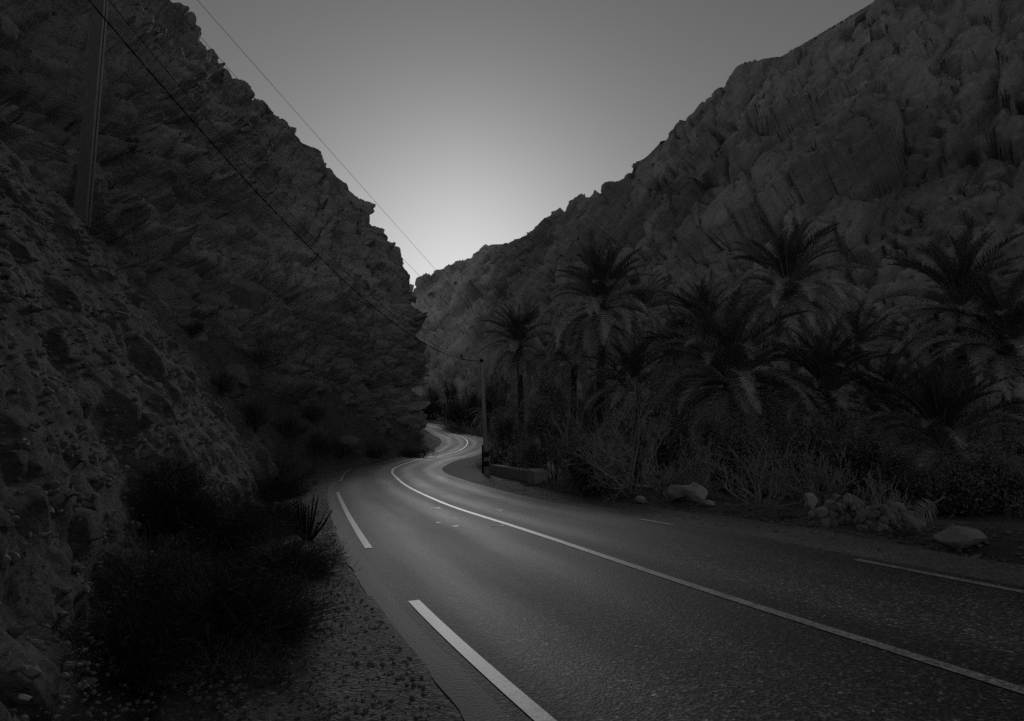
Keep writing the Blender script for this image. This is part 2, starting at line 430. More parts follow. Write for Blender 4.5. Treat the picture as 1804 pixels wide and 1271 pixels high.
# gravel shoulders as sheets following the ground a few millimetres above it
def shoulder(name, side, w0, w1):
    s = np.arange(S0 - 6, S_at(108), .22); n = len(s); c = np.stack([np.interp(s, RS, RC[:, 0]), np.interp(s, RS, RC[:, 1])], 1)
    nn = np.stack([np.interp(s, RS, RN[:, 0]), np.interp(s, RS, RN[:, 1])], 1)
    P = []
    for k in range(9):
        w = w0 + (w1(s) - w0) * k / 8
        xy = c + nn * (side * w)[:, None]
        h = terrain_h(xy) + .03
        if k == 8: h -= .12
        P.append(np.concatenate([xy, h[:, None]], 1))
    f = grid_faces(n, 9); f = f[:, ::-1] if side > 0 else f
    return tag(link(name, mesh(name, np.stack(P, 1).reshape(-1, 3), f, M_gravel)), kind='structure')
zz = lambda s, k: np.stack([s * .5, s * 0 + k, s * 0], 1)
shoulder('shoulder_left', -1, 3.2, lambda s: np.interp(s, [S0, S13, S30, S46, S60, S80], [4.3, 4.3, 5.0, 6.0, 4.6, 4.6]) + fbm(zz(s, 1), 4, 51) * .3)
shoulder('shoulder_right', 1, 3.1, lambda s: np.interp(s, [S0, S13, S30, S46, S60], [4.9, 5.1, 5.4, 6.2, 4.8]) + fbm(zz(s, 9), 4, 53) * .5)

def mark(name, d0, d1, s0, s1, mat, step=.4):
    V, f, u = ribbon(d0, d1, s0, s1, .047, 2, step)
    return link(name, mesh(name, V, f, mat, True, u), road)
mark('centre_line', -.065, .065, 6, RS[-1] - 6, M_paint)
def s_px(px, py):          # arc length of the road under a pixel of the photograph
    Ys = np.arange(3, 140, .05); R3 = np.array([P3(px, py, 1.0)])[0]; z = EYE + (R3[2] - EYE) * Ys
    k = np.argmax(z <= zprof(Ys) + .04); q = np.array([[R3[0] * Ys[k], Ys[k]]]); d, s, _ = road_coords(q); return d[0], s[0]
SD = [s_px(*q)[1] for q in ((740.6, 1046.9), (667, 956.4), (605.6, 864.4), (602.6, 846), (650, 815.5))]
SR = [s_px(*q)[1] for q in ((1508, 988.5), (1175, 928), (1113, 918))]
mark('edge_line_dash', -3.01, -2.89, SD[0] - 9, SD[0], M_paint, .2)
mark('edge_line_dash', -3.01, -2.89, SD[1], SD[2], M_paint, .2)
mark('edge_line_dash', -3.01, -2.89, SD[3], SD[4], M_paint, .2)
mark('edge_line_dash', 2.95, 3.09, SR[0] - 6.5, SR[0], M_paint, .2)
mark('edge_line_dash', 2.95, 3.09, SR[1], SR[2], M_paint, .2)
for (px, py, w, l) in ((876, 899, .35, .22), (884, 902, .22, .16), (911, 902, .2, .12), (878, 927, .42, .16), (768, 895, .32, .5), (800, 912, .12, .1), (772, 918, .15, .1), (803, 925, .2, .14), (905, 925, .12, .1)):
    d, s = s_px(px, py); V, f, u = ribbon(d - w / 2, d + w / 2, s - l / 2, s + l / 2, .046, 2, .1)
    V[:, :2] = V[:, :2].mean(0) + (V[:, :2] - V[:, :2].mean(0)) * .7
    V[:, :2] += rng.normal(size=(len(V), 2)) * .03
    link('paint_fleck', mesh('paint_fleck', V, f, M_faint, True, u), road)
print('road', len(RC))

# ------------------------------------------------------------------ cliffs: sheets from a foot line to a crest line, split into beds and blocks
def cliff(name, foot, crest, nu, nv, prof_h, prof_z, mat, frame, layers, big, seed, back=40, gully=None, back_dir=None, saws=(), skyline=None, first=0.0, fine=.14, tilt=2.0):
    B = catmull(foot, nu); Cr = catmull(crest, nu)
    if skyline is not None:                                  # give the crest its steps and notches
        sk = np.array(skyline, float); x, y, _ = project(Cr); k = (np.arange(nu) / (nu - 1) >= first) & (x >= sk[0, 0]) & (x <= sk[-1, 0])
        yy = np.interp(x, sk[:, 0], sk[:, 1])
        for i in np.where(k)[0]: Cr[i] = P3(x[i], yy[i], Cr[i, 1])
    v = np.linspace(0, 1, nv)
    hh, zz_ = prof_h(v), prof_z(v)
    P = np.empty((nu, nv + back, 3))
    P[:, :nv, :2] = B[:, None, :2] + (Cr - B)[:, None, :2] * hh[None, :, None]
    P[:, :nv, 2] = B[:, None, 2] + (Cr - B)[:, None, 2] * zz_[None]
    dirn = (Cr - B)[:, :2]; dirn = dirn / (np.linalg.norm(dirn, axis=1, keepdims=True) + 1e-6)
    if back_dir is not None: dirn = np.tile(np.array(back_dir, float), (nu, 1))
    w = np.linspace(0, 1, back + 1)[1:]
    P[:, nv:, :2] = Cr[:, None, :2] + dirn[:, None] * (45 * w ** 1.5)[None, :, None]
    P[:, nv:, 2] = Cr[:, None, 2] - (Cr[:, None, 2] + 5) * (w ** 1.1)[None]
    du = np.gradient(P, axis=0); dv = np.gradient(P, axis=1)
    for _ in range(6):
        du[1:-1] = (du[1:-1] * 2 + du[:-2] + du[2:]) / 4; dv[:, 1:-1] = (dv[:, 1:-1] * 2 + dv[:, :-2] + dv[:, 2:]) / 4
    N = np.cross(du, dv); N /= np.linalg.norm(N, axis=2, keepdims=True) + 1e-9
    mid = N[nu // 2, nv // 2]
    if np.dot(mid, np.array([0, 0, EYE]) - P[nu // 2, nv // 2]) < 0: N = -N
    shp = P.shape; Q = P.reshape(-1, 3); N = N.reshape(-1, 3)
    disp = fbm(Q / big[0], 4, seed) * big[1] + ridged(Q / big[2], 3, seed + 9) * big[3]
    if gully is not None: disp = disp + gully(Q)
    disp = disp * np.interp(Q[:, 1], [240, 420], [1.0, .45])
    vv = np.concatenate([v, np.ones(back)]); calm = np.tile(1 - .75 * sstep(.82, 1.0, vv), nu); disp = disp * calm
    rim = np.tile(np.concatenate([1 - .45 * sstep(.9, 1.0, v), .55 * np.exp(-np.arange(back) / 3.0)]), nu); calm = calm * np.minimum(rim * 1.8, 1)
    Q = Q + N * disp[:, None]
    Rm = np.array(Euler(frame).to_matrix())
    for k, (T, amp) in enumerate(saws):                       # tilted beds: each bed leans out over the one below
        q = (Q @ Rm); zc = q[:, 2] / T + fbm(q / np.array([T * 6, T * 6, T * 3]), 3, seed + 120 + k) * 1.1
        lay = np.floor(zc); fr = zc - lay; hsh = h3(lay, lay * 0, lay * 0, seed + k)
        patchy = sstep(-.35, .35, fbm(Q / (T * 3.5), 2, seed + 140 + k))
        Q = Q + N * ((fr ** 1.6 - .4) * amp * (.4 + hsh) * patchy * calm)[:, None]
    for k, (T, La, amp, crack) in enumerate(layers):
        q = (Q @ Rm) + fbm(Q / (T * 5), 2, seed + 30 + k)[:, None] * T * 1.2
        F1, F2, ID, TL = worley(q / np.array([La, La, T]), seed + 50 + 7 * k, .9, True)
        d = (ID - .5) * 1.3 * amp + TL * amp * tilt - crack * np.exp(-(F2 - F1) / .05)
        Q = Q + N * (d * rim)[:, None]
    Q = Q + N * (fbm(Q / 1.3, 3, seed + 80, .6) * fine)[:, None]
    return Q.reshape(shp), link(name, mesh(name, Q, grid_faces(shp[0], shp[1]), mat, True))

foot_l = [(-120, 138, -2), (-60, 121, -2), (-32, 113, -2), (-21, 105, -3), (-16.3, 95, -4), (-14.2, 86, -5), (-14.2, 78, -5), (-14.8, 68, -5), (-15.8, 58, -5), (-17.2, 48, -5), (-18.5, 40, -4), (-18, 32, -2), (-17, 24, 0),
          (-17, 16, 1), (-18, 8, 2), (-20, 0, 2), (-26, -14, 2), (-34, -34, 2), (-44, -60, 2)]
cp_l = [(300, 200, 170), (520, 330, 140), (640, 440, 118), (700, 500, 106), (718, 512, 98), (724, 513, 92), (703, 437, 93), (655, 385, 95), (628, 332, 97), (570, 268, 100), (520, 228, 103), (450, 180, 106), (385, 116, 108),
        (310, 60, 109), (200, -20, 109), (40, -90, 107), (-220, -40, 102), (-620, 150, 90), (-1200, 330, 70)]
crest_l = [tuple(P3(*c)) for c in cp_l]; crest_l[-4:] = [(-72, 22, 52), (-78, -4, 30), (-92, -30, 12), (-115, -60, 5)]      # unseen walls behind the viewpoint lowered to admit more sky light
QL, cl = cliff('cliff_left', foot_l, crest_l, 860, 420, lambda v: .25 * v + .75 * v ** 1.5, lambda v: v ** .92, M_cliff, (math.radians(6), math.radians(14), math.radians(10)),
               [(5.0, 11, 1.1, .8), (2.2, 5, .8, .5), (.9, 2.0, .4, .28)], (22, 3.0, 11, 1.4), 100, back_dir=(-.92, .39), saws=((6.0, 2.8), (2.4, 1.2)), first=5.05 / 18, tilt=1.2,
               skyline=[(250, 30), (310, 75), (350, 101), (375, 112), (390, 130), (415, 155), (440, 165), (448, 180), (470, 185), (480, 205), (500, 215), (525, 240), (540, 255), (562, 265), (568, 275), (569, 295), (580, 297), (592, 315), (605, 325), (628, 345), (635, 357), (648, 358), (652, 385), (655, 398), (675, 405), (684, 425), (700, 437), (705, 450), (715, 475), (727, 490), (729, 512)])
tag(cl, kind='structure')

foot_r = [(190, -110, -4), (150, -50, -4), (120, 0, -4), (95, 38, -4), (72, 66, -4), (50, 90, -4), (34, 112, -4), (20, 134, -3), (8, 152, -3), (-3, 166, -2), (-14, 178, -2), (-30, 188, -2), (-52, 192, -2), (-90, 196, -2), (-150, 210, -2)]
cp_r = [(5200, 350, 50), (3300, 250, 85), (2500, 60, 125), (2050, -110, 160), (1700, -90, 180), (1480, 35, 192), (1340, 107, 200), (1215, 203, 212), (1100, 312, 230), (1010, 356, 275), (930, 414, 380), (860, 440, 520), (790, 470, 640), (700, 505, 700), (480, 470, 760)]
crest_r = [tuple(P3(*c)) for c in cp_r]; crest_r[:3] = [(250, -110, 5), (215, -45, 14), (190, 40, 55)]  # unseen right wall lowered likewise, for sky light on camera-facing surfaces
def gully_r(Q):
    a = (Q[:, 0] * .80 - Q[:, 2] * .28 + Q[:, 1] * .25) / 15.0 + fbm(Q / 28, 3, 311) * .6
    g = np.abs(((a) % 1.0) - .5) * 2
    return (g ** .7 - .5) * 5.0 * sstep(140, 200, Q[:, 1]) * np.exp(-np.maximum(Q[:, 0] - 10, 0) / 25)
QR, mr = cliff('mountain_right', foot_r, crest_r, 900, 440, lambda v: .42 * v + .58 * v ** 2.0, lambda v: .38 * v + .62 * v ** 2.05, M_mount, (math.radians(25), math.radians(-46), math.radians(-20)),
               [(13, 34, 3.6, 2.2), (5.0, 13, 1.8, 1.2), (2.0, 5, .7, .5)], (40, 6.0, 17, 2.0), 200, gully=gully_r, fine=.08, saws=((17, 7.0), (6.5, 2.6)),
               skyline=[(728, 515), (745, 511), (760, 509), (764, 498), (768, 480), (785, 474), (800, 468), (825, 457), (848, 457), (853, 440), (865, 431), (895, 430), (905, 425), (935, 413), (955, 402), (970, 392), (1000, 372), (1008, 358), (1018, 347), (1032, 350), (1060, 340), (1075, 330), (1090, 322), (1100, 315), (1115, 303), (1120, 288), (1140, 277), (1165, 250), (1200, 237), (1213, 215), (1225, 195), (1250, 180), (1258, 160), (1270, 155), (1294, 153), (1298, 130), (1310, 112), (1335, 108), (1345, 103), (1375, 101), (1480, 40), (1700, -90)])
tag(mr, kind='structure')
print('cliffs done')

# left bank: a sheet of broken rubble climbing from the shoulder to the cliff, displaced along its normals
def build_bank():
    sv = [S0 - 9]
    while sv[-1] < S80 + 4:
        x, y = np.interp(sv[-1], RS, RC[:, 0]) - 6, np.interp(sv[-1], RS, RC[:, 1]); sv.append(sv[-1] + min(max(.0075 * math.hypot(x, y), .04), .3))
    sv = np.array(sv); c = np.stack([np.interp(sv, RS, RC[:, 0]), np.interp(sv, RS, RC[:, 1])], 1); nn = np.stack([np.interp(sv, RS, RN[:, 0]), np.interp(sv, RS, RN[:, 1])], 1)
    w0 = np.interp(sv, [S0 - 30, S0, S13, S30, S46, S60, S80, S80 + 30], [7.2, 5.3, 4.3, 4.9, 5.9, 4.7, 4.9, 5.7])
    e = np.concatenate([np.linspace(0, 7, 190), np.linspace(7, 15, 70)[1:]])
    XY = c[:, None] - nn[:, None] * (w0[:, None] + e[None])[..., None]
    H = terrain_h(XY.reshape(-1, 2), sheet=True).reshape(XY.shape[:2]); P = np.concatenate([XY, H[..., None]], 2)
    du, dv = np.gradient(P, axis=0), np.gradient(P, axis=1)
    for _ in range(5):
        du[1:-1] = (du[1:-1] * 2 + du[:-2] + du[2:]) / 4; dv[:, 1:-1] = (dv[:, 1:-1] * 2 + dv[:, :-2] + dv[:, 2:]) / 4
    N = np.cross(dv, du); N /= np.linalg.norm(N, axis=2, keepdims=True) + 1e-9
    if N[..., 2].mean() < 0: N = -N
    shp = P.shape; Q = P.reshape(-1, 3); N = N.reshape(-1, 3); wt = np.tile(sstep(.05, .55, e), shp[0])
    Rm = np.array(Euler((math.radians(10), math.radians(30), math.radians(20))).to_matrix())
    D = (fbm(Q / 4.0, 3, 505) * .45 + ridged(Q / 1.8, 4, 507) * .07 + fbm(Q / .7, 4, 501, .6) * .10) * wt - .03 * (1 - wt)
    for k, (T, amp) in enumerate(((1.1, .16), (.5, .09), (.24, .045))):      # stones bedded in earth: broken, tilted faces, biggest ones rare
        q = Q @ Rm + fbm(Q / (T * 3), 2, 510 + k)[:, None] * T * .5
        F1, F2, ID, TL = worley(q / np.array([T * 1.25, T * 1.25, T * .8]), 520 + 9 * k, .9, True)
        keep = sstep((.7, .5, .25, .0)[k], (.8, .6, .35, .1)[k], ID)
        D = D + wt * keep * (np.maximum(1 - (F1 / .7) ** 2, 0) * (amp + np.clip(TL, -.4, .4) * amp * 1.2))
    Q = Q + N * D[:, None] - np.array([0, 0, .05])
    return Q.reshape(shp), link('bank_left', mesh('bank_left', Q, grid_faces(shp[0], shp[1])[:, ::-1], M_bank, True))
QB, bk = build_bank(); tag(bk, kind='structure')
print('bank', QB.shape)

def on_surface(Q, px, py, rad=5):
    """nearest visible point of a sheet at a pixel"""
    q = Q.reshape(-1, 3); x, y, d = project(q)
    m = (d > 1) & (np.abs(x - px) < rad) & (np.abs(y - py) < rad)
    if not m.any(): return on_surface(Q, px, py, rad * 2)
    i = np.where(m)[0]; return q[i[d[i].argmin()]]
GV = np.empty(len(ground.data.vertices) * 3, np.float32); ground.data.vertices.foreach_get('co', GV); GV = GV.reshape(-1, 3).astype(float)
NEAR = np.concatenate([GV, QB.reshape(-1, 3)]); allL = np.concatenate([NEAR, QL.reshape(-1, 3)])
def ground_at(x, y): return float(terrain_h(np.array([[x, y]]))[0])
def foot(px, Y):
    """ground point straight below/above the column px at distance Y"""
    x = (px - CX) / F * Y / math.cos(TH) * 1.0
    return np.array([x, Y, ground_at(x, Y)])
#OBJECTS
# ------------------------------------------------------------------ poles, wires
def extrude_profile(prof0, prof1, z0, z1, nz=8):
    k = len(prof0); zs = np.linspace(z0, z1, nz); V = []
    for i, z in enumerate(zs):
        w = i / (nz - 1); p = prof0 * (1 - w) + prof1 * w
        V.append(np.concatenate([p, np.full((k, 1), z)], 1))
    V = np.concatenate(V); idx = np.arange(nz * k).reshape(nz, k); a, b = idx[:-1], idx[1:]
    f = np.stack([a, np.roll(a, -1, 1), np.roll(b, -1, 1), b], -1).reshape(-1, 4)
    # caps as quads of the H section
    return V, f

def hsection(w, d, flange, web):
    """H-shaped section: two flanges joined by a thinner web"""
    x, y, i, g = w / 2, d / 2, w / 2 - flange, web / 2
    return np.array([(-x, -y), (-i, -y), (-i, -g), (i, -g), (i, -y), (x, -y), (x, y), (i, y), (i, g), (-i, g), (-i, y), (-x, y)])

def h_pole(name, base, top, w0, w1, label, rz=0.0, bands=0, mat=None):
    mat = mat or M_pole
    base, top = np.array(base, float), np.array(top, float); L = np.linalg.norm(top - base)
    root = empty(name, base); tag(root, label, 'utility pole', 'concrete power poles')
    q = Vector(top - base).to_track_quat('Z', 'Y')
    root.rotation_mode = 'QUATERNION'; root.rotation_quaternion = q @ Euler((0, 0, rz)).to_quaternion()
    V, f = extrude_profile(hsection(w0, w0 * .8, w0 * .36, w0 * .3), hsection(w1, w1 * .8, w1 * .36, w1 * .3), -.6, L, 14)
    link('shaft', mesh('shaft', V, f, mat, False), root)
    link('cap', mesh('cap', *box(-w1 / 2 - .004, w1 / 2 + .004, -w1 * .4 - .004, w1 * .4 + .004, L - .02, L + .03), mat, False), root)
    for k in range(bands):
        ww = w0 * .52 + .004
        link('painted_band', mesh('painted_band', *box(-ww, ww, -w0 * .44, w0 * .44, .55 + k * .55, .85 + k * .55), M_band, False), root)
    return root, L

def cable(name, a, b, sag, r, label, group, mat=None, n=60, parent=None, twist=0.0):
    a, b = np.array(a, float), np.array(b, float); t_ = np.linspace(0, 1, n)[:, None]
    L = a + (b - a) * t_; L[:, 2] -= (4 * sag * t_ * (1 - t_))[:, 0]
    R = np.full((1, n), r)
    if twist:
        ph = np.linspace(0, 2 * math.pi * 26, n); side = np.cross((b - a) / np.linalg.norm(b - a), [0, 0, 1])
        parts = [tubes((L + side * (np.cos(ph + k) * twist)[:, None] + np.array([0, 0, 1]) * (np.sin(ph + k) * twist)[:, None])[None], R, 4) for k in (0, math.pi)]
        V, f = cat_parts(parts)
    else: V, f = tubes(L[None], R, 5)
    o = link(name, mesh(name, V, f, mat or M_wire), parent)
    if parent is None: tag(o, label, 'cable', group)
    return o

pb = on_surface(allL, 148, 372, 6); PB = pb
Yp = pb[1]; ptop = P3(193, -165, Yp)
near_pole, Ln = h_pole('utility_pole', pb, ptop, .30 * Yp / 13, .22 * Yp / 13, 'thick grooved concrete pole standing high on the left bank', .25)
ca = link('crossarm', mesh('crossarm', *box(-.9, .9, -.05, .05, Ln - .35, Ln - .25), M_darkpost, False), near_pole)
for x in (-.8, 0.0, .8):
    link('insulator', mesh('insulator', *tubes(np.array([[[x, 0, Ln - .25], [x, 0, Ln - .2], [x, 0, Ln - .12], [x, 0, Ln - .05]]]), np.array([[.02, .06, .06, .03]]), 8), M_ceramic), near_pole)

gp = P3(858, 832, 39.0); gp[2] = ground_at(gp[0], gp[1]); tp = P3(848, 630, 39.0)
bend_pole, Lb = h_pole('utility_pole', gp, tp, .34, .2, 'slim concrete pole at the bend beside the low parapet', .15, bands=2, mat=M_concrete)
link('cable_clamp', mesh('cable_clamp', *box(-.16, .16, -.1, .1, Lb - .28, Lb - .12), M_wire, False), bend_pole)
aa = np.linspace(0, 2 * math.pi, 14)
link('cable_loop', mesh('cable_loop', *tubes(np.stack([-.28 + .16 * np.cos(aa), aa * 0 - .05, Lb - .5 + .22 * np.sin(aa)], 1)[None], np.full((1, 14), .02), 4), M_wire), bend_pole)

offx, offy = -7.3, 8.0
hidden_base = np.array([offx, offy, ground_at(offx, offy)]); S_top = np.array([offx, offy, 9.25])
h_pole('utility_pole', hidden_base, S_top, .3, .2, 'concrete pole on the bank outside the picture on the left, holding the black cable')
E_top = tp + np.array([-.15, 0, -.2])
cable('overhead_cable', S_top, E_top, 1.78, .010, 'thick black twisted cable sagging across the left cliff to the bend pole', 'cables of the bend pole', n=400, twist=.010)
cable('overhead_cable', S_top + np.array([.05, .1, .30]), E_top + np.array([.05, 0, -.1]), 1.62, .007, 'thinner cable hanging just above the thick black twisted cable', 'cables of the bend pole', n=80)

fp = P3(884, 606, 75.0); fb = np.array([fp[0], fp[1], ground_at(fp[0], fp[1])])
far_pole, Lf = h_pole('utility_pole', fb, fp, .28, .18, 'tall far pole mostly hidden behind the small left palm')
link('crossarm', mesh('crossarm', *box(-.8, .8, -.05, .05, Lf - .35, Lf - .25), M_darkpost, False), far_pole)
def wire_through(pa, pxm, pym, pe):
    """sag so that the span passes through a pixel on its way"""
    t_ = np.linspace(.02, .98, 400)[:, None]; L = pa + (pe - pa) * t_; x, y, d = project(L); k = np.abs(x - pxm).argmin()
    zn = P3(pxm, pym, L[k, 1])[2]; return (L[k, 2] - zn) / (4 * t_[k, 0] * (1 - t_[k, 0]))
wa = P3(193 + 5, -170, Yp); wb = P3(193 - 40, -163, Yp - .1)
s1 = wire_through(wa, 600, 287, fp); s2 = wire_through(wb, 560, 296, fp + np.array([-.5, 0, -.9]))
cable('overhead_wire', wa, fp, s1, .012, 'upper of two thin wires crossing the sky above the left ridge', 'thin wires over the gorge', M_thin, 90)
cable('overhead_wire', wb, fp + np.array([-.5, 0, -.9]), s2, .012, 'lower thin wire skimming the left ridge line', 'thin wires over the gorge', M_thin, 90)

# rope line and posts beyond the far bend
def post(name, base, h, w, mat, label, cat, group=None, lean=0.0):
    V, f = extrude_profile(np.array([(-w/2, -w/2), (w/2, -w/2), (w/2, w/2), (-w/2, w/2)]), np.array([(-w/2, -w/2), (w/2, -w/2), (w/2, w/2), (-w/2, w/2)]) * .92, -.3, h, 6)
    V2, f2 = box(-w*.48, w*.48, -w*.48, w*.48, h - .01, h + .015)
    o = link(name, mesh(name, *cat_parts([(V, f), (V2, f2)]), mat, False), None, base, (0, lean, rng.uniform(-.3, .3)))
    return tag(o, label, cat, group)
rp = []
for px, py, Y in ((742, 700, 128), (783, 709, 128), (849, 716, 124)):
    p = P3(px, py, Y); g = ground_at(p[0], p[1]); rp.append(p)
    if px == 783: post('barrier_post', (p[0], p[1], g), p[2] - g, .22, M_darkpost, 'thin dark post holding the sagging rope beyond the far bend', 'post', 'far rope posts')
    if px == 849: post('barrier_post', (p[0], p[1], g), p[2] - g, .2, M_darkpost, 'far rope post hidden behind the palm fronds near the bend pole', 'post', 'far rope posts')
cable('barrier_rope', rp[0], rp[1], .35, .05, 'sagging rope left of the far dark post, past the bend', 'far ropes', M_rachis, 24)
cable('barrier_rope', rp[1], rp[2], .45, .05, 'sagging rope right of the far dark post, past the bend', 'far ropes', M_rachis, 24)

def gpost(px, Y, h, w, mat, label):
    b = foot(px, Y); return post('marker_post', b, h, w, mat, label, 'post')
gpost(851.5, 42.0, 1.75, .16, M_darkpost, 'black square post just left of the bend pole')
gpost(867.5, 44.0, 1.55, .18, M_pole, 'pale grey square post just right of the bend pole')

# parapets
def wall_between(name, pts, w, h, label, end_slope=0.0):
    """low wall along a plan polyline, with a rounded top edge and a sloped end"""
    pts = np.array(pts, float); n = len(pts); T = np.gradient(pts, axis=0); T /= np.linalg.norm(T, axis=1, keepdims=True); N = np.stack([T[:, 1], -T[:, 0]], 1)
    prof = [(-.5, -.5), (-.5, h - .05), (-.42, h), (.42, h), (.5, h - .05), (.5, -.5)]
    V = []
    for i in range(n):
        g = ground_at(*pts[i]); hh = 1.0 if i < n - 1 or not end_slope else end_slope
        for (a, z) in prof: V.append((*(pts[i] + N[i] * a * w), g + (z * hh if z > 0 else z)))
    V = np.array(V) + rng.normal(size=(n * 6, 3)) * .012
    idx = np.arange(n * 6).reshape(n, 6); a, b = idx[:-1], idx[1:]
    f = np.stack([a[:, :-1], a[:, 1:], b[:, 1:], b[:, :-1]], -1).reshape(-1, 4)
    f = np.concatenate([f, [[idx[0, 0], idx[0, 1], idx[0, 4], idx[0, 5]], [idx[0, 1], idx[0, 2], idx[0, 3], idx[0, 4]], [idx[-1, 5], idx[-1, 4], idx[-1, 1], idx[-1, 0]], [idx[-1, 4], idx[-1, 3], idx[-1, 2], idx[-1, 1]]]])
    root = empty(name, (*pts[0], ground_at(*pts[0])))
    tag(root, label, 'wall')
    o = link('wall_body', mesh('wall_body', V - np.array([*pts[0], ground_at(*pts[0])]), f, M_concrete, False), root)
    return root
def gpx(px, py):
    """ground point under a pixel (first hit going away from the camera)"""
    Ys = np.arange(4, 120, .1); r = P3(px, py, 1.0); XY = np.stack([r[0] * Ys, Ys], 1); z = EYE + (r[2] - EYE) * Ys
    k = np.argmax(z <= terrain_h(XY)); return np.array([XY[k, 0], XY[k, 1]])
w_ = [gpx(946, 851), gpx(922, 846), gpx(895, 840), gpx(872, 835)]
e0 = w_[-1]; w_ += [e0 + np.array([-.55, 1.2]), e0 + np.array([-.6, 3.0])]
wp = wall_between('parapet_wall', w_, .42, .55, 'low curved concrete parapet at the inside of the bend')
g0 = ground_at(*w_[0]) - ground_at(*w_[0])
V, f = box(-.34, .34, -.33, .33, -.3, .62); V[4:6, 2] -= .1
link('end_block', mesh('end_block', V, f, M_concrete, False), wp, (.02, .02, 0), (0, 0, .5))
V, f = box(-.2, .2, -.2, .2, -.3, .8)
q = w_[-1] - w_[0]; link('end_pillar', mesh('end_pillar', V, f, M_concrete, False), wp, (q[0], q[1], ground_at(*w_[-1]) - ground_at(*w_[0])))
b0 = foot(869, 47); b1 = foot(892, 57)
wall_between('parapet_wall', [b0[:2], b0[:2] * .5 + b1[:2] * .5, b1[:2]], .4, .75, 'straight pale-topped parapet behind the bend pole')
print('street furniture')

# ------------------------------------------------------------------ stones
def ico(sub):
    p = (1 + 5 ** .5) / 2
    V = [(-1, p, 0), (1, p, 0), (-1, -p, 0), (1, -p, 0), (0, -1, p), (0, 1, p), (0, -1, -p), (0, 1, -p), (p, 0, -1), (p, 0, 1), (-p, 0, -1), (-p, 0, 1)]
    Fc = [(0, 11, 5), (0, 5, 1), (0, 1, 7), (0, 7, 10), (0, 10, 11), (1, 5, 9), (5, 11, 4), (11, 10, 2), (10, 7, 6), (7, 1, 8), (3, 9, 4), (3, 4, 2), (3, 2, 6), (3, 6, 8), (3, 8, 9), (4, 9, 5), (2, 4, 11), (6, 2, 10), (8, 6, 7), (9, 8, 1)]
    V = [tuple(np.array(v) / np.linalg.norm(v)) for v in V]
    for _ in range(sub):
        mid = {}; nf = []
        def m(a, b):
            k = (min(a, b), max(a, b))
            if k not in mid:
                q = (np.array(V[a]) + np.array(V[b])) / 2; V.append(tuple(q / np.linalg.norm(q))); mid[k] = len(V) - 1
            return mid[k]
        for a, b, c in Fc:
            x, y, z = m(a, b), m(b, c), m(c, a); nf += [(a, x, z), (b, y, x), (c, z, y), (x, y, z)]
        Fc = nf
    return np.array(V), np.array(Fc)
def rock_mesh(name, seed, sub, mat, dims=(1, 1, 1), cut=9):
    V, f = ico(sub); r = np.random.default_rng(seed)
    for _ in range(cut):                                   # plane cuts give the broken faces
        n = r.normal(size=3); n /= np.linalg.norm(n); d = r.uniform(.42, .8); s = V @ n; V = V - np.outer(np.maximum(s - d, 0) * .97, n)
    V = V * (1 + .06 * fbm(V * 2.5, 3, seed))[:, None] * np.array(dims)
    return mesh(name, V, f, mat, False)
def boulder(px, py, Y, w, h, seed, mat, label, group=None, rz=0.0, surf=None, sink=.25, cat='boulder', name='boulder'):
    if surf is None:
        xy = gpx(px, py) if Y is None else foot(px, Y)[:2]; p = np.array([*xy, ground_at(*xy)])
    else: p = surf
    o = link(name, rock_mesh(name, seed, 3, mat, (w / 2, w * .42, h / 2)), None, (p[0], p[1], p[2] + h / 2 * (1 - sink)), (0, 0, rz))
    return tag(o, label, cat, group)
boulder(1196, 884, None, .78, .62, 1, M_stone, 'left of two pale boulders side by side at the road edge', 'pair of boulders', .4)
boulder(1233, 886, None, .80, .72, 2, M_stone, 'right, taller of two pale boulders side by side at the road edge', 'pair of boulders', 1.1)
boulder(1250, 893, None, .34, .22, 3, M_stone, 'small pale stone at the foot of the paired boulders', None, .2, name='stone', cat='stone')
boulder(1132, 888, None, .46, .3, 4, M_stone, 'pale stone at the foot of the tall bare shrub', None, 2.2, name='stone', cat='stone')
boulder(1427, 905, None, .42, .5, 5, M_stone, 'upright pale stone at the left end of the long stone heap', None, .7, name='stone', cat='stone')
boulder(1692, 968, None, .75, .42, 6, M_stone2, 'flat grey boulder at the right edge beyond the shoulder', None, .3)
boulder(790, 787, None, .5, .3, 8, M_stone, 'small white stone on the verge inside the far left bend', None, .3, name='stone', cat='stone') if False else None
sp = foot(754.5, 78.0); boulder(754, 0, 0, .5, .34, 8, M_stone, 'small white stone on the verge below the cliff nose', None, .3, surf=sp, name='stone', cat='stone')
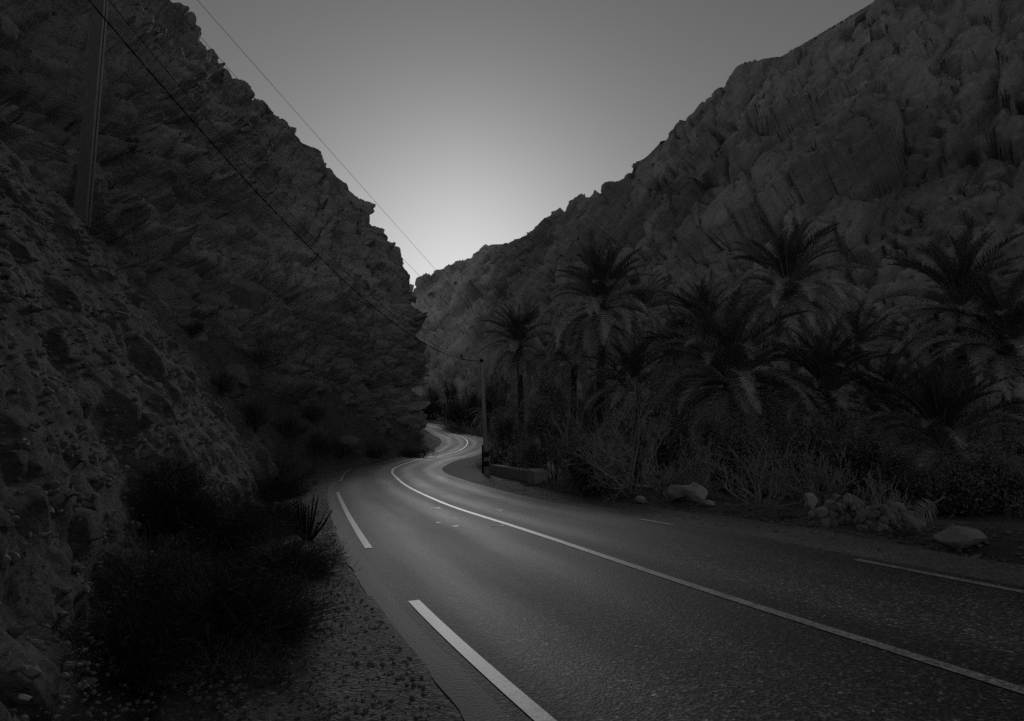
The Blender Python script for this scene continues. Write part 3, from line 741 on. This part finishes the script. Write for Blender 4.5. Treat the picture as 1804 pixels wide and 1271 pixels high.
def heap(px, py, w, d, h, n, seed, label):
    c = gpx(px, py); g = ground_at(*c); root = empty('stone_heap', (c[0], c[1], g), .15); tag(root, label, 'stone heap', 'stone heaps along the right verge')
    r = np.random.default_rng(seed); ms = [rock_mesh('stone', seed * 50 + k, 1, M_stone if k % 2 else M_stone2, (1, .85, .7), 6) for k in range(6)]
    for k in range(n):
        a, q = r.uniform(0, 2 * math.pi), r.uniform(0, 1) ** .5; x, y = math.cos(a) * q * w / 2, math.sin(a) * q * d / 2
        s = r.uniform(.07, .15); xy = (c[0] + x, c[1] + y); z = ground_at(*xy) - g + h * (1 - q ** 2) * r.uniform(.6, 1.0)
        link('stone', ms[k % 6], root, (x, y, z), tuple(r.uniform(0, 6, 3)), s)
    V = np.array([(math.cos(a) * w / 2 * q, math.sin(a) * d / 2 * q, h * .7 * (1 - q ** 2) - .1 * q) for q in (0.01, .35, .7, 1.0) for a in np.linspace(0, 2 * math.pi, 19)[:-1]])
    V[:, 2] += r.normal(size=len(V)) * .03
    i = np.arange(4 * 18).reshape(4, 18); f = np.stack([i[:-1], i[1:], np.roll(i[1:], -1, 1), np.roll(i[:-1], -1, 1)], -1).reshape(-1, 4)
    link('earth_core', mesh('earth_core', V, f[:, ::-1], M_rubble), root)
heap(1482, 914, 1.35, .8, .42, 110, 1, 'long heap of pale broken stones at the edge of the right shoulder')
heap(1566, 924, 1.15, .7, .36, 90, 2, 'smaller heap of stones right of the long stone heap')

def stone_scatter(name, pts, sizes, mat, seed):
    V0, f0 = ico(0); n = len(pts); r = np.random.default_rng(seed)
    V = V0[None] * (1 + r.normal(size=(n, 12, 1)) * .22) * r.uniform(.6, 1.2, (n, 1, 3)) * np.array([1, 1, .7]) * sizes[:, None, None]
    a = r.uniform(0, 6.3, n); c_, s_ = np.cos(a), np.sin(a)
    X = V[..., 0] * c_[:, None] - V[..., 1] * s_[:, None]; Y = V[..., 0] * s_[:, None] + V[..., 1] * c_[:, None]
    V = np.stack([X, Y, V[..., 2]], -1) + pts[:, None]
    f = (f0[None] + 12 * np.arange(n)[:, None, None]).reshape(-1, 3)
    return link(name, mesh(name, V.reshape(-1, 3), f, mat, False))
def strip_points(n, s0, s1, d0, d1, seed, power=1.0):
    r = np.random.default_rng(seed); s = s0 + (s1 - s0) * r.uniform(0, 1, n) ** power; d = r.uniform(d0, d1, n)
    xy = np.stack([np.interp(s, RS, RC[:, 0]) + np.interp(s, RS, RN[:, 0]) * d, np.interp(s, RS, RC[:, 1]) + np.interp(s, RS, RN[:, 1]) * d], 1)
    return np.concatenate([xy, terrain_h(xy)[:, None]], 1)
def sz(n, lo, hi, seed): r = np.random.default_rng(seed); return lo + (hi - lo) * r.uniform(0, 1, n) ** 3
p = strip_points(26000, S0 - 2, S0 + 26, -5.6, -3.40, 71, 1.6); p[:, 2] += .03
tag(stone_scatter('loose_gravel', p, sz(len(p), .005, .026, 1), M_rubble, 1), 'loose gravel covering the left road shoulder', 'gravel', kind='stuff')
p = strip_points(5000, S0, S0 + 34, 3.6, 6.8, 72, 1.2); p[:, 2] += .02
tag(stone_scatter('loose_gravel', p, sz(len(p), .008, .06, 2), M_rubble, 2), 'loose gravel and crumbs along the right verge', 'gravel', kind='stuff')
q = QB[::1, 20:200].reshape(-1, 3); r = np.random.default_rng(73); p = q[r.integers(0, len(q), 42000)] + r.normal(size=(42000, 3)) * .03 + np.array([0, 0, .0])
tag(stone_scatter('scree', p, sz(len(p), .012, .075, 3), M_rubble, 3), 'loose broken scree lying on the left bank', 'scree', kind='stuff')
for k, (px, py, w, h, lab) in enumerate(((150, 892, .75, .22, 'long pale slab sticking out of the lower left bank'), (160, 938, .8, .4, 'broad tilted slab low on the left bank'), (205, 552, .9, .6, 'rounded boulder lodged in the upper left bank'),
                                 (265, 735, .8, .4, 'pale wedge of rock in the middle of the left bank'), (335, 745, .4, .4, 'small round stone beside the wedge of rock on the bank'), (415, 660, 1.6, .9, 'large angular block below the dark bush on the slope'),
                                 (615, 778, 1.2, .6, 'pale rounded rock at the foot of the cliff above the bend'), (420, 520, 2.4, 1.3, 'pale ledge block on the slope above the dark bush'), (145, 1045, .4, .22, 'flat stone among rubble at the left bottom edge'))):
    s_ = on_surface(allL, px, py, 5); boulder(px, py, None, w * .045 * s_[1], h * .045 * s_[1], 60 + k, M_bankrock, lab, None, .4 * k, surf=s_, sink=1.0)
print('stones')

# ------------------------------------------------------------------ palms
def frond_mesh(name, L, a0, a1, nl, ll, seed, mat, mat_r, twist=.0, fold=.6, side_curve=0.0):
    """one feather leaf growing from the origin along +X: arching rachis with two rows of narrow leaflets"""
    r = np.random.default_rng(seed); m = 15; t_ = np.linspace(0, 1, m)
    ang = a0 + (a1 - a0) * t_ ** 1.25; st = L / (m - 1)
    x = np.concatenate([[0], np.cumsum(np.cos(ang[:-1]) * st)]); z = np.concatenate([[0], np.cumsum(np.sin(ang[:-1]) * st)]); y = side_curve * t_ ** 2 * L
    R = np.stack([x, y, z], 1); Vr, fr = tubes(R[None], (.028 * (1 - t_ * .85))[None] * L / 3.6, 4)
    tl = np.linspace(.16, .995, nl); c = np.stack([np.interp(tl, t_, R[:, k]) for k in range(3)], 1)
    ta = np.interp(tl, t_, ang); T = np.stack([np.cos(ta), np.full(nl, side_curve), np.sin(ta)], 1); T /= np.linalg.norm(T, axis=1, keepdims=True)
    Sd = np.cross(T, np.array([0, 1e-3, 1.])); Sd /= np.linalg.norm(Sd, axis=1, keepdims=True) + 1e-9; U = np.cross(Sd, T)
    Vs = []
    for sgn in (-1, 1):
        ln = ll * 1.15 * (np.sin(np.clip(tl * 1.02, 0, 1) * math.pi * .86 + .32)) ** .7 * r.uniform(.75, 1.1, nl)
        fw = np.interp(tl, [0, 1], [.98, .42]) + r.normal(size=nl) * .16; fo = fold + r.normal(size=nl) * .18
        D = T * np.cos(fw)[:, None] * .9 + (Sd * sgn * np.cos(fo)[:, None] + U * np.sin(fo)[:, None]) * np.sin(fw + .25)[:, None]
        D /= np.linalg.norm(D, axis=1, keepdims=True)
        wd = np.cross(D, U * np.cos(fo)[:, None] - Sd * sgn * np.sin(fo)[:, None]); wd /= np.linalg.norm(wd, axis=1, keepdims=True) + 1e-9
        hw = .0135 * L / 3.6; drop = np.zeros((nl, 3)); drop[:, 2] = -.12 * ln * r.uniform(.2, 1.6, nl)
        b0, b1 = c - wd * hw * .6, c + wd * hw * .6; mid = c + D * (ln * .5)[:, None] + drop * .25; tip = c + D * ln[:, None] + drop
        Vs.append(np.stack([b0, b1, mid + wd * hw, mid - wd * hw, tip + wd * hw * .15, tip - wd * hw * .15], 1))
    Vl = np.concatenate(Vs).reshape(-1, 3); n = 2 * nl; b = 6 * np.arange(n)[:, None]
    fl = np.concatenate([b + np.array([[0, 1, 2, 3]]), b + np.array([[3, 2, 4, 5]])])
    V, f = cat_parts([(Vr, fr), (Vl, fl)])
    me = mesh(name, V, f, mat_r, False); me.materials.append(mat)
    mi = np.ones(len(f), np.int32); mi[:len(fr)] = 0; me.polygons.foreach_set('material_index', mi)
    return me
R_ = math.radians
FR = {k: [frond_mesh('frond', 3.6, R_(a0 + dv), R_(a1 + dv * 1.5), 95, .52, 10 * i + j, (M_young_shaded, M_young_shaded, M_frond, M_old_lit, M_old_lit)[i], M_rachis, fold=fo, side_curve=sc) for j, (dv, sc) in enumerate(((-5, .08), (0, -.1), (6, .02), (3, .16)))]
      for i, (k, a0, a1, fo) in enumerate((('up', 84, 42, .75), ('high', 66, 2, .65), ('mid', 44, -38, .55), ('low', 18, -66, .45), ('hang', -14, -84, .35)))}
FD = [frond_mesh('dead_frond', 3.2, R_(a0), R_(a1), 60, .42, 90 + j, M_dry, M_rachis, fold=.15, side_curve=sc) for j, (a0, a1, sc) in enumerate(((-40, -92, .05), (-30, -88, -.06), (-55, -94, .02)))]

def palm_trunk(h, r0, r1, lean, seed):
    r = np.random.default_rng(seed); nz = max(14, int(h / .09)); k = 18
    zs = np.linspace(-.4, h, nz); a = np.arange(k) * 2 * math.pi / k; V = []
    for i, z in enumerate(zs):
        w = max(z, 0) / h; rad = r0 + (r1 - r0) * w + .06 * math.exp(-max(z, 0) * 2)
        if w > .86: rad *= 1 + 1.1 * (w - .86) / .14 * .6
        pat = ((a * k / (2 * math.pi) * 9 / k + i * .5) % 1.0); rr = rad * (1 + .16 * (1 - pat) * ((i % 4) / 3.0) + r.normal(size=k) * .025)
        V.append(np.stack([np.cos(a) * rr + lean[0] * w ** 1.4, np.sin(a) * rr + lean[1] * w ** 1.4, np.full(k, z)], 1))
    return mesh('trunk', np.concatenate(V), np.concatenate([grid_faces(nz, k), np.stack([np.arange(nz - 1) * k + k - 1, np.arange(1, nz) * k + k - 1, np.arange(1, nz) * k, np.arange(nz - 1) * k], 1)]), M_trunk, False)

def palm(px, py, Y, size, label, seed, n=(8, 12, 14, 12, 8), dead=8, trunk=True, lean=(0, 0), r0=.2, name='palm_tree', group='date palms in the oasis'):
    rl = np.random.default_rng(seed + 900)
    if lean == (0, 0) and trunk: lean = (float(rl.normal() * .3), float(rl.normal() * .2))
    cr = P3(px, py, Y); bx, by = cr[0] - lean[0], cr[1] - lean[1]; g = ground_at(bx, by); r = np.random.default_rng(seed)
    root = empty(name, (bx, by, g)); tag(root, label, 'palm', group); h = max(cr[2] - g, .25)
    if trunk: link('trunk', palm_trunk(h, r0 * 1.1, r0 * .9, lean, seed), root)
    k = 0
    for cls, cnt in zip(('up', 'high', 'mid', 'low', 'hang'), n):
        a0 = r.uniform(0, 6.28)
        for i in range(cnt):
            az = a0 + i * 2.399963 + r.normal() * .15; s = size / 3.6 * r.uniform(.82, 1.1)
            link('frond', FR[cls][r.integers(4)], root, (lean[0] + math.cos(az) * r0 * .5, lean[1] + math.sin(az) * r0 * .5, h + {'up': .25, 'high': .18, 'mid': .1, 'low': 0, 'hang': -.15}[cls]), (r.normal() * .12, r.normal() * .08, az), s); k += 1
    for i in range(dead):
        az = r.uniform(0, 6.28); link('dead_frond', FD[r.integers(3)], root, (lean[0] + math.cos(az) * r0, lean[1] + math.sin(az) * r0, h - .3 - r.uniform(0, .5)), (r.normal() * .15, r.normal() * .1, az), size / 3.6 * r.uniform(.6, 1.0))
    return root
palm(1062, 545, 36, 3.9, 'tall palm with a shaggy skirt and a bare trunk behind the bare shrubs', 1, (13, 18, 18, 18, 20), 22, lean=(.35, 0))
palm(914, 612, 50, 3.4, 'small palm with a round crown just right of the bend pole', 2, (13, 18, 18, 18, 20), 20, lean=(-.25, 0))
palm(1388, 520, 36, 4.2, 'tallest palm, its upright tuft standing against the right slope', 3, (15, 15, 12, 18, 22), 20, lean=(-.3, .2))
palm(1290, 678, 29, 4.4, 'broad low palm with long drooping fronds below the tallest palm', 4, (6, 12, 20, 24, 18), 4, r0=.25)
palm(1242, 590, 43, 3.9, 'half-hidden palm behind the broad low palm', 5, (12, 15, 17, 15, 9), 4)
palm(1128, 560, 45, 3.5, 'palm partly hidden behind the right side of the shaggy palm', 6, (7, 13, 17, 15, 9), 4)
palm(1692, 555, 31, 4.0, 'dark palm at the upper right edge of the grove', 7, (13, 16, 17, 17, 12), 6)
palm(1648, 655, 34, 3.7, 'lower palm below the dark palm at the right edge', 8, (9, 13, 17, 17, 9), 4)
palm(1460, 705, 27, 3.1, 'trunkless young palm with upright fronds in front of the tallest palm', 9, (13, 15, 13, 9, 0), 0, False, r0=.12)
palm(1565, 745, 26, 3.0, 'trunkless young palm with arching fronds right of centre in the thicket', 10, (7, 13, 15, 10, 0), 0, False, r0=.12)
palm(1662, 800, 22, 3.1, 'tall-fronded young palm nearest the road at the right', 11, (17, 17, 10, 4, 0), 0, False, r0=.12)
palm(862, 735, 60, 2.1, 'small low palm left of the bend pole', 12, (7, 16, 22, 17, 6), 2, r0=.15)
palm(968, 655, 54, 3.3, 'dark palm between the small palm and the shaggy palm', 13, (9, 13, 17, 15, 9), 4)
palm(1012, 640, 47, 3.4, 'palm sunk in shade left of the shaggy trunk', 14, (6, 12, 17, 15, 12), 4)
palm(1510, 620, 44, 3.8, 'palm behind and right of the tallest palm', 15, (6, 12, 17, 17, 12), 4)
palm(1775, 620, 28, 3.6, 'rightmost palm, past the dark palm at the edge of the grove', 16, (12, 15, 17, 17, 9), 4)
palm(1110, 690, 33, 3.0, 'trunkless palm in deep shade behind the tall bare shrub', 17, (6, 12, 15, 12, 3), 0, False, r0=.12)
palm(1195, 640, 38, 3.2, 'palm whose fronds fill the gap between the shaggy and the broad palm', 18, (6, 12, 17, 17, 6), 2)
palm(790, 706, 134, 2.6, 'distant low palm beyond the far bend near the sagging rope', 20, (9, 12, 15, 9, 0), 0)
# fallen frond on the verge
fx = gpx(1668, 935); fl = link('fallen_frond', FD[1], None, (fx[0], fx[1], ground_at(*fx) + .55), (R_(100), R_(28), R_(170)), .55)
tag(fl, 'dry fallen palm frond lying on the right verge', 'palm frond')
print('palms')

# ------------------------------------------------------------------ shrubs
def branch_lines(h, spread, nbase, levels, seed, kids=3, curl=.25, upward=.5, seg=5, base_r=.05):
    r = np.random.default_rng(seed)
    az = r.uniform(0, 2 * math.pi, nbase); tilt = r.uniform(.05, 1.0, nbase) * spread
    pos = np.stack([np.cos(az) * base_r * 3 * r.uniform(0, 1, nbase), np.sin(az) * base_r * 3 * r.uniform(0, 1, nbase), np.full(nbase, -.05)], 1)
    d = np.stack([np.cos(az) * np.sin(tilt), np.sin(az) * np.sin(tilt), np.cos(tilt)], 1)
    ln = h * r.uniform(.4, .62, nbase); rad = np.full(nbase, base_r) * r.uniform(.6, 1, nbase); out = []
    for lv in range(levels):
        n = len(pos); L = np.empty((n, seg, 3)); L[:, 0] = pos; dd = d.copy()
        for k in range(1, seg):
            dd = dd + r.normal(size=(n, 3)) * curl + np.array([0, 0, upward * .12]); dd /= np.linalg.norm(dd, axis=1, keepdims=True)
            L[:, k] = L[:, k - 1] + dd * (ln / (seg - 1))[:, None]
        tp_ = np.linspace(1, .55, seg)[None]; out.append((L, rad[:, None] * tp_))
        if lv == levels - 1: break
        m = kids; rep = np.repeat(np.arange(n), m); tpos = r.uniform(.35, 1.0, n * m); ki = np.clip((tpos * (seg - 1)).astype(int), 1, seg - 1)
        pos = L[rep, ki]; d = dd[rep] + r.normal(size=(n * m, 3)) * .55 + np.array([0, 0, upward * .3]); d /= np.linalg.norm(d, axis=1, keepdims=True)
        ln = ln[rep] * r.uniform(.45, .8, n * m); rad = rad[rep] * .58
    return out
def bush(name, base, h, w, seed, label, leaf=None, leaf_size=.08, nleaf=5000, twig=None, levels=4, nbase=7, kids=3, spread=.9, base_r=.03, cat='shrub', group=None, curl=.25, upward=.5, minr=.004):
    r = np.random.default_rng(seed + 1000); root = empty(name, base, r.uniform(0, 6)); tag(root, label, cat, group)
    BL = branch_lines(1.0, spread, nbase, levels, seed, kids, curl, upward, 5, base_r / h)
    allp = np.concatenate([L.reshape(-1, 3) for L, _ in BL]); top = np.percentile(allp[:, 2], 99); wid = np.percentile(np.hypot(allp[:, 0], allp[:, 1]), 97) * 2
    sc = np.array([w / wid, w / wid, h / top])
    V, f = cat_parts([tubes(L * sc, np.maximum(Rr * h, minr), 3) for L, Rr in BL])
    link('branches', mesh('branches', V, f, twig or M_twigd), root)
    if leaf is not None:
        tips = np.concatenate([L[:, 1:].reshape(-1, 3) for L, _ in BL[-2:]]) * sc
        C = tips[r.integers(0, len(tips), nleaf)] + r.normal(size=(nleaf, 3)) * leaf_size * 1.3
        C[:, 2] = np.maximum(C[:, 2], .03)
        link('foliage', mesh('foliage', *leaf_quads(C, leaf_size, r), leaf, False), root)
    return root
def at_px(px, py_top, Y):           # base on the ground, height from the row of the top
    b = foot(px, Y); t_ = P3(px, py_top, Y); return b, max(t_[2] - b[2], .3)
def pbush(name, px, top, Y, wpx, seed, label, **k):
    b, h = at_px(px, top, Y); return bush(name, b, h, wpx / F * Y, seed, label, **k)
bare = dict(twig=M_twig, levels=5, nbase=8, kids=3, base_r=.045, spread=.8, curl=.22, group='bare shrubs along the right verge', cat='bare shrub', minr=.007)
pbush('bare_shrub', 1112, 682, 21.5, 215, 3, 'tallest bare shrub, pale twigs fanning up in front of the shaggy palm', **bare)
pbush('bare_shrub', 1012, 725, 25.5, 120, 4, 'pale bare shrub in front of the leafy bush beside the parapet', **{**bare, 'levels': 4, 'nbase': 9})
pbush('bare_shrub', 1218, 762, 21.0, 150, 5, 'tangled bare shrub behind the paired pale boulders', **{**bare, 'curl': .4})
pbush('bare_shrub', 1330, 775, 19.6, 190, 6, 'wide bare shrub with stems fanning low left of the stone heap', **{**bare, 'spread': 1.15, 'nbase': 14, 'levels': 4})
pbush('bare_shrub', 1432, 792, 19.0, 130, 7, 'bare shrub just behind the long stone heap', **{**bare, 'levels': 4, 'nbase': 10})
pbush('bare_shrub', 1172, 815, 20.5, 120, 8, 'low bare twigs left of the paired pale boulders', **{**bare, 'levels': 4, 'spread': 1.1})
pbush('bare_shrub', 1532, 830, 17.5, 130, 9, 'low bare twigs behind the smaller stone heap', **{**bare, 'levels': 4, 'spread': 1.1})
pbush('bare_shrub', 985, 820, 27, 60, 10, 'small pale forked twig bush at the right end of the parapet', **{**bare, 'levels': 3, 'nbase': 5})
lf = dict(leaf=M_leaf, leaf_size=.10, nleaf=26000, levels=5, nbase=9, kids=3, spread=1.0, base_r=.05, group='leafy bushes of the oasis', cat='bush')
pbush('leafy_bush', 978, 668, 33.5, 165, 20, 'dense pale-leaved bush right of the parapet', **lf)
pbush('leafy_bush', 930, 770, 37, 90, 21, 'low leafy bush touching the back of the parapet', **{**lf, 'nleaf': 7000})
dk = dict(leaf=M_leafd, leaf_size=.11, nleaf=11000, levels=4, nbase=9, kids=4, spread=1.1, base_r=.04, group='dark undergrowth of the oasis', cat='bush')
for i, (px, top, Y, w, lab) in enumerate(((1050, 775, 23.5, 120, 'dark dusty bush in front of the bare shrubs'), (900, 725, 46, 90, 'dark bush between the bend pole and the leafy bush'), (1030, 660, 36, 150, 'dark bush at the left foot of the shaggy palm'),
        (1150, 680, 28, 170, 'dark bush behind the tallest bare shrub'), (1240, 740, 26, 140, 'dark bush under the left fronds of the broad low palm'), (1335, 755, 24.5, 150, 'dark bush under the right fronds of the broad low palm'),
        (1420, 745, 24, 140, 'dark bush at the foot of the upright young palm'), (1500, 770, 22.5, 140, 'dark bush behind the smaller stone heap'), (1590, 800, 20.5, 130, 'dark bush left of the tall-fronded young palm'),
        (1655, 825, 18.5, 120, 'big-leaved dark bush above the fallen frond'), (1740, 800, 17.5, 140, 'dark bush farthest right along the verge'), (1560, 655, 32, 200, 'dark bush deep in the right of the thicket'), (1700, 665, 27, 200, 'dark bush below the palms at the right edge'),
        (1470, 630, 34, 200, 'dark bush under the crown of the tallest palm'), (1240, 650, 36, 180, 'dark bush in the gap under the half-hidden palm'), (1345, 650, 34, 180, 'dark bush at the trunk of the tallest palm'))):
    pbush('dark_bush', px, top, Y, w, 40 + i, lab, **dk)
for i, (px, top, Y, w, lab) in enumerate(((765, 685, 150, 45, 'round far tree at the foot of the pale buttress'), (800, 672, 146, 50, 'taller far tree left of the bend pole'), (836, 690, 120, 40, 'far tree behind the bend pole'), (755, 700, 138, 40, 'low far bush next to the cliff nose'), (815, 705, 122, 60, 'low far bush below the sagging rope'), (870, 650, 100, 70, 'far tree hidden behind the small palm'))):
    pbush('far_tree', px, top, Y, w, 70 + i, lab, **{**dk, 'leaf': M_leafs, 'leaf_size': .28, 'nleaf': 5000, 'base_r': .12, 'cat': 'tree', 'group': 'trees beyond the far bend'})
# bushes on the left slope
for i, (px, py, wpx, hpx, lab) in enumerate(((458, 640, 75, 70, 'black bush standing out on the left slope'), (452, 755, 60, 60, 'dark bush lower down the left slope'), (505, 765, 50, 40, 'small dark bush on the slope right of the lower dark bush'), (562, 795, 55, 40, 'bush at the slope foot above the left bend'),
        (600, 800, 45, 30, 'low bush at the cliff foot near the pale rounded rock'), (660, 800, 40, 28, 'low bush at the cliff foot before the nose'), (515, 850, 90, 55, 'dark bush at the edge of the gravel lay-by'), (390, 690, 50, 40, 'sparse bush left of the black bush on the slope'), (345, 590, 40, 30, 'small tuft high on the left slope'),
        (560, 740, 40, 30, 'tuft halfway up the cliff foot'), (300, 860, 90, 70, 'dark scrub above the foreground broom bush'), (742, 805, 50, 24, 'dark bush on the verge under the cliff nose'))):
    s_ = on_surface(allL, px, py, 5); Y = s_[1]
    bush('slope_bush', s_ - np.array([0, 0, .1]), hpx / F * Y * .95, wpx / F * Y * 1.5, 90 + i, lab, leaf=M_leafd if i == 0 else M_leafs, leaf_size=.025 + .0013 * Y, nleaf=4500, levels=4, nbase=8, kids=4, spread=1.1, base_r=.03, group='bushes on the left slope', cat='bush')

def broom(name, base, h, w, n, seed, label, mat, rad, cat, group, splay=.9, flop=.5):
    r = np.random.default_rng(seed); root = empty(name, base); tag(root, label, cat, group); m = 6
    az = r.uniform(0, 2 * math.pi, n); q = r.uniform(0, 1, n) ** .6; ti = q * splay; ln = h * r.uniform(.5, 1.08, n) * (1 - .25 * q)
    b0 = np.stack([np.cos(az) * q * w * .28, np.sin(az) * q * w * .28, np.zeros(n) - .05], 1)
    d = np.stack([np.cos(az) * np.sin(ti), np.sin(az) * np.sin(ti), np.cos(ti)], 1); L = np.empty((n, m, 3)); L[:, 0] = b0
    for k in range(1, m):
        d = d + r.normal(size=(n, 3)) * .10 + np.stack([np.cos(az), np.sin(az), np.full(n, -.5)], 1) * (flop * .09 * k); d /= np.linalg.norm(d, axis=1, keepdims=True)
        L[:, k] = L[:, k - 1] + d * (ln / (m - 1))[:, None]
    link('stems', mesh('stems', *tubes(L, np.linspace(1, .3, m)[None] * np.full((n, 1), rad), 3), mat), root)
    tw = L[r.integers(0, n, n * 2), r.integers(2, m, n * 2)]; e = tw + r.normal(size=tw.shape) * .09 * h + np.array([0, 0, .05 * h])
    tag(link('side_twigs', mesh('side_twigs', *tubes(np.stack([tw, (tw + e) / 2 + r.normal(size=tw.shape) * .01, e], 1), np.tile(np.array([.7, .6, .3]) * rad, (n * 2, 1)), 3), mat), root), kind='stuff')
    return root
for i, (px, py, Y, h, w, n, lab) in enumerate(((385, 1130, 5.6, .95, 1.5, 1500, 'largest dark broom bush in the left foreground'), (265, 1090, 6.0, .9, 1.2, 1000, 'dark broom bush at the left of the foreground clump'), (500, 1010, 7.6, .75, 1.0, 800, 'dark broom bush reaching over the gravel shoulder'),
        (390, 960, 8.6, .95, 1.3, 1000, 'dark broom bush behind the largest foreground bush'), (300, 930, 10.0, 1.0, 1.3, 1500, 'dark broom bush at the back of the foreground clump'), (470, 930, 11.5, .9, 1.2, 1400, 'dark broom bush near the succulent'), (210, 1180, 5.0, .7, 1.0, 700, 'dark broom bush at the bottom left corner'),
        (480, 870, 16, 1.0, 1.6, 1300, 'broom bush along the foot of the bank before the lay-by'))):
    s_ = on_surface(NEAR, px, py, 8); broom('broom_bush', s_, h * s_[1] / Y, w * s_[1] / Y, n, 200 + i, lab, M_broom, .0045, 'broom bush', 'dark broom bushes in the left foreground', 1.1, .5)
for i, (px, py, h, n, lab) in enumerate(((430, 1168, .42, 260, 'pale dry grass tuft at the bottom left of the road'), (370, 1185, .45, 240, 'dry grass tuft left of the pale tuft at the bottom'), (520, 935, .55, 500, 'soft grass tuft in front of the succulent'), (330, 1120, .8, 160, 'pale dry stalks rising through the largest broom bush'), (255, 1045, .8, 140, 'pale dry stalks in the left of the foreground clump'), (455, 1060, .7, 160, 'pale dry stalks at the road side of the foreground clump'), (415, 965, .8, 140, 'pale dry stalks behind the largest broom bush'), (480, 1190, .25, 140, 'short dry tuft on the gravel at the bottom edge'), (1285, 905, .16, 200, 'low weeds beside the paired pale boulders'), (1390, 915, .2, 260, 'low weeds left of the long stone heap'), (1600, 945, .22, 260, 'low weeds beside the fallen frond'), (880, 835, .3, 260, 'weeds at the foot of the bend pole'), (935, 858, .25, 200, 'weeds in front of the parapet end'))):
    if px > 700: xy = gpx(px, py); s_ = np.array([*xy, ground_at(*xy)])
    else: s_ = on_surface(NEAR, px, py, 8)
    broom('grass_tuft', s_, h, h * (1.0 if px < 700 else 3.0), n, 300 + i, lab, M_grass if px < 700 else M_leafd, .0028 if px < 700 else .006, 'grass', 'grass and weed tufts', 1.0, .7)

# spiky succulent at the edge of the left shoulder
s_ = on_surface(NEAR, 548, 948, 8); Ys = s_[1]; root = empty('succulent', s_); tag(root, 'spiky dark succulent with upright toothed stems on the left shoulder', 'succulent')
r = np.random.default_rng(5)
for k in range(26):
    az, ti = r.uniform(0, 6.28), r.uniform(.05, .75); L_ = 75 / F * Ys * r.uniform(.55, 1.05); m = 22; w = np.linspace(0, 1, m)
    d = np.array([math.cos(az) * math.sin(ti), math.sin(az) * math.sin(ti), math.cos(ti)]); Ln_ = np.outer(w, d) * L_ + np.array([math.cos(az), math.sin(az), 0]) * .06 + np.outer(w ** 2, [0, 0, .12 * L_])
    rr = (.016 * Ys / 13) * (1 - .55 * w) * (1 + .55 * (np.arange(m) % 2))
    rr[-1] = .003; link('stem', mesh('stem', *tubes(Ln_[None], rr[None], 5), M_succ, False), root)
print('plants')
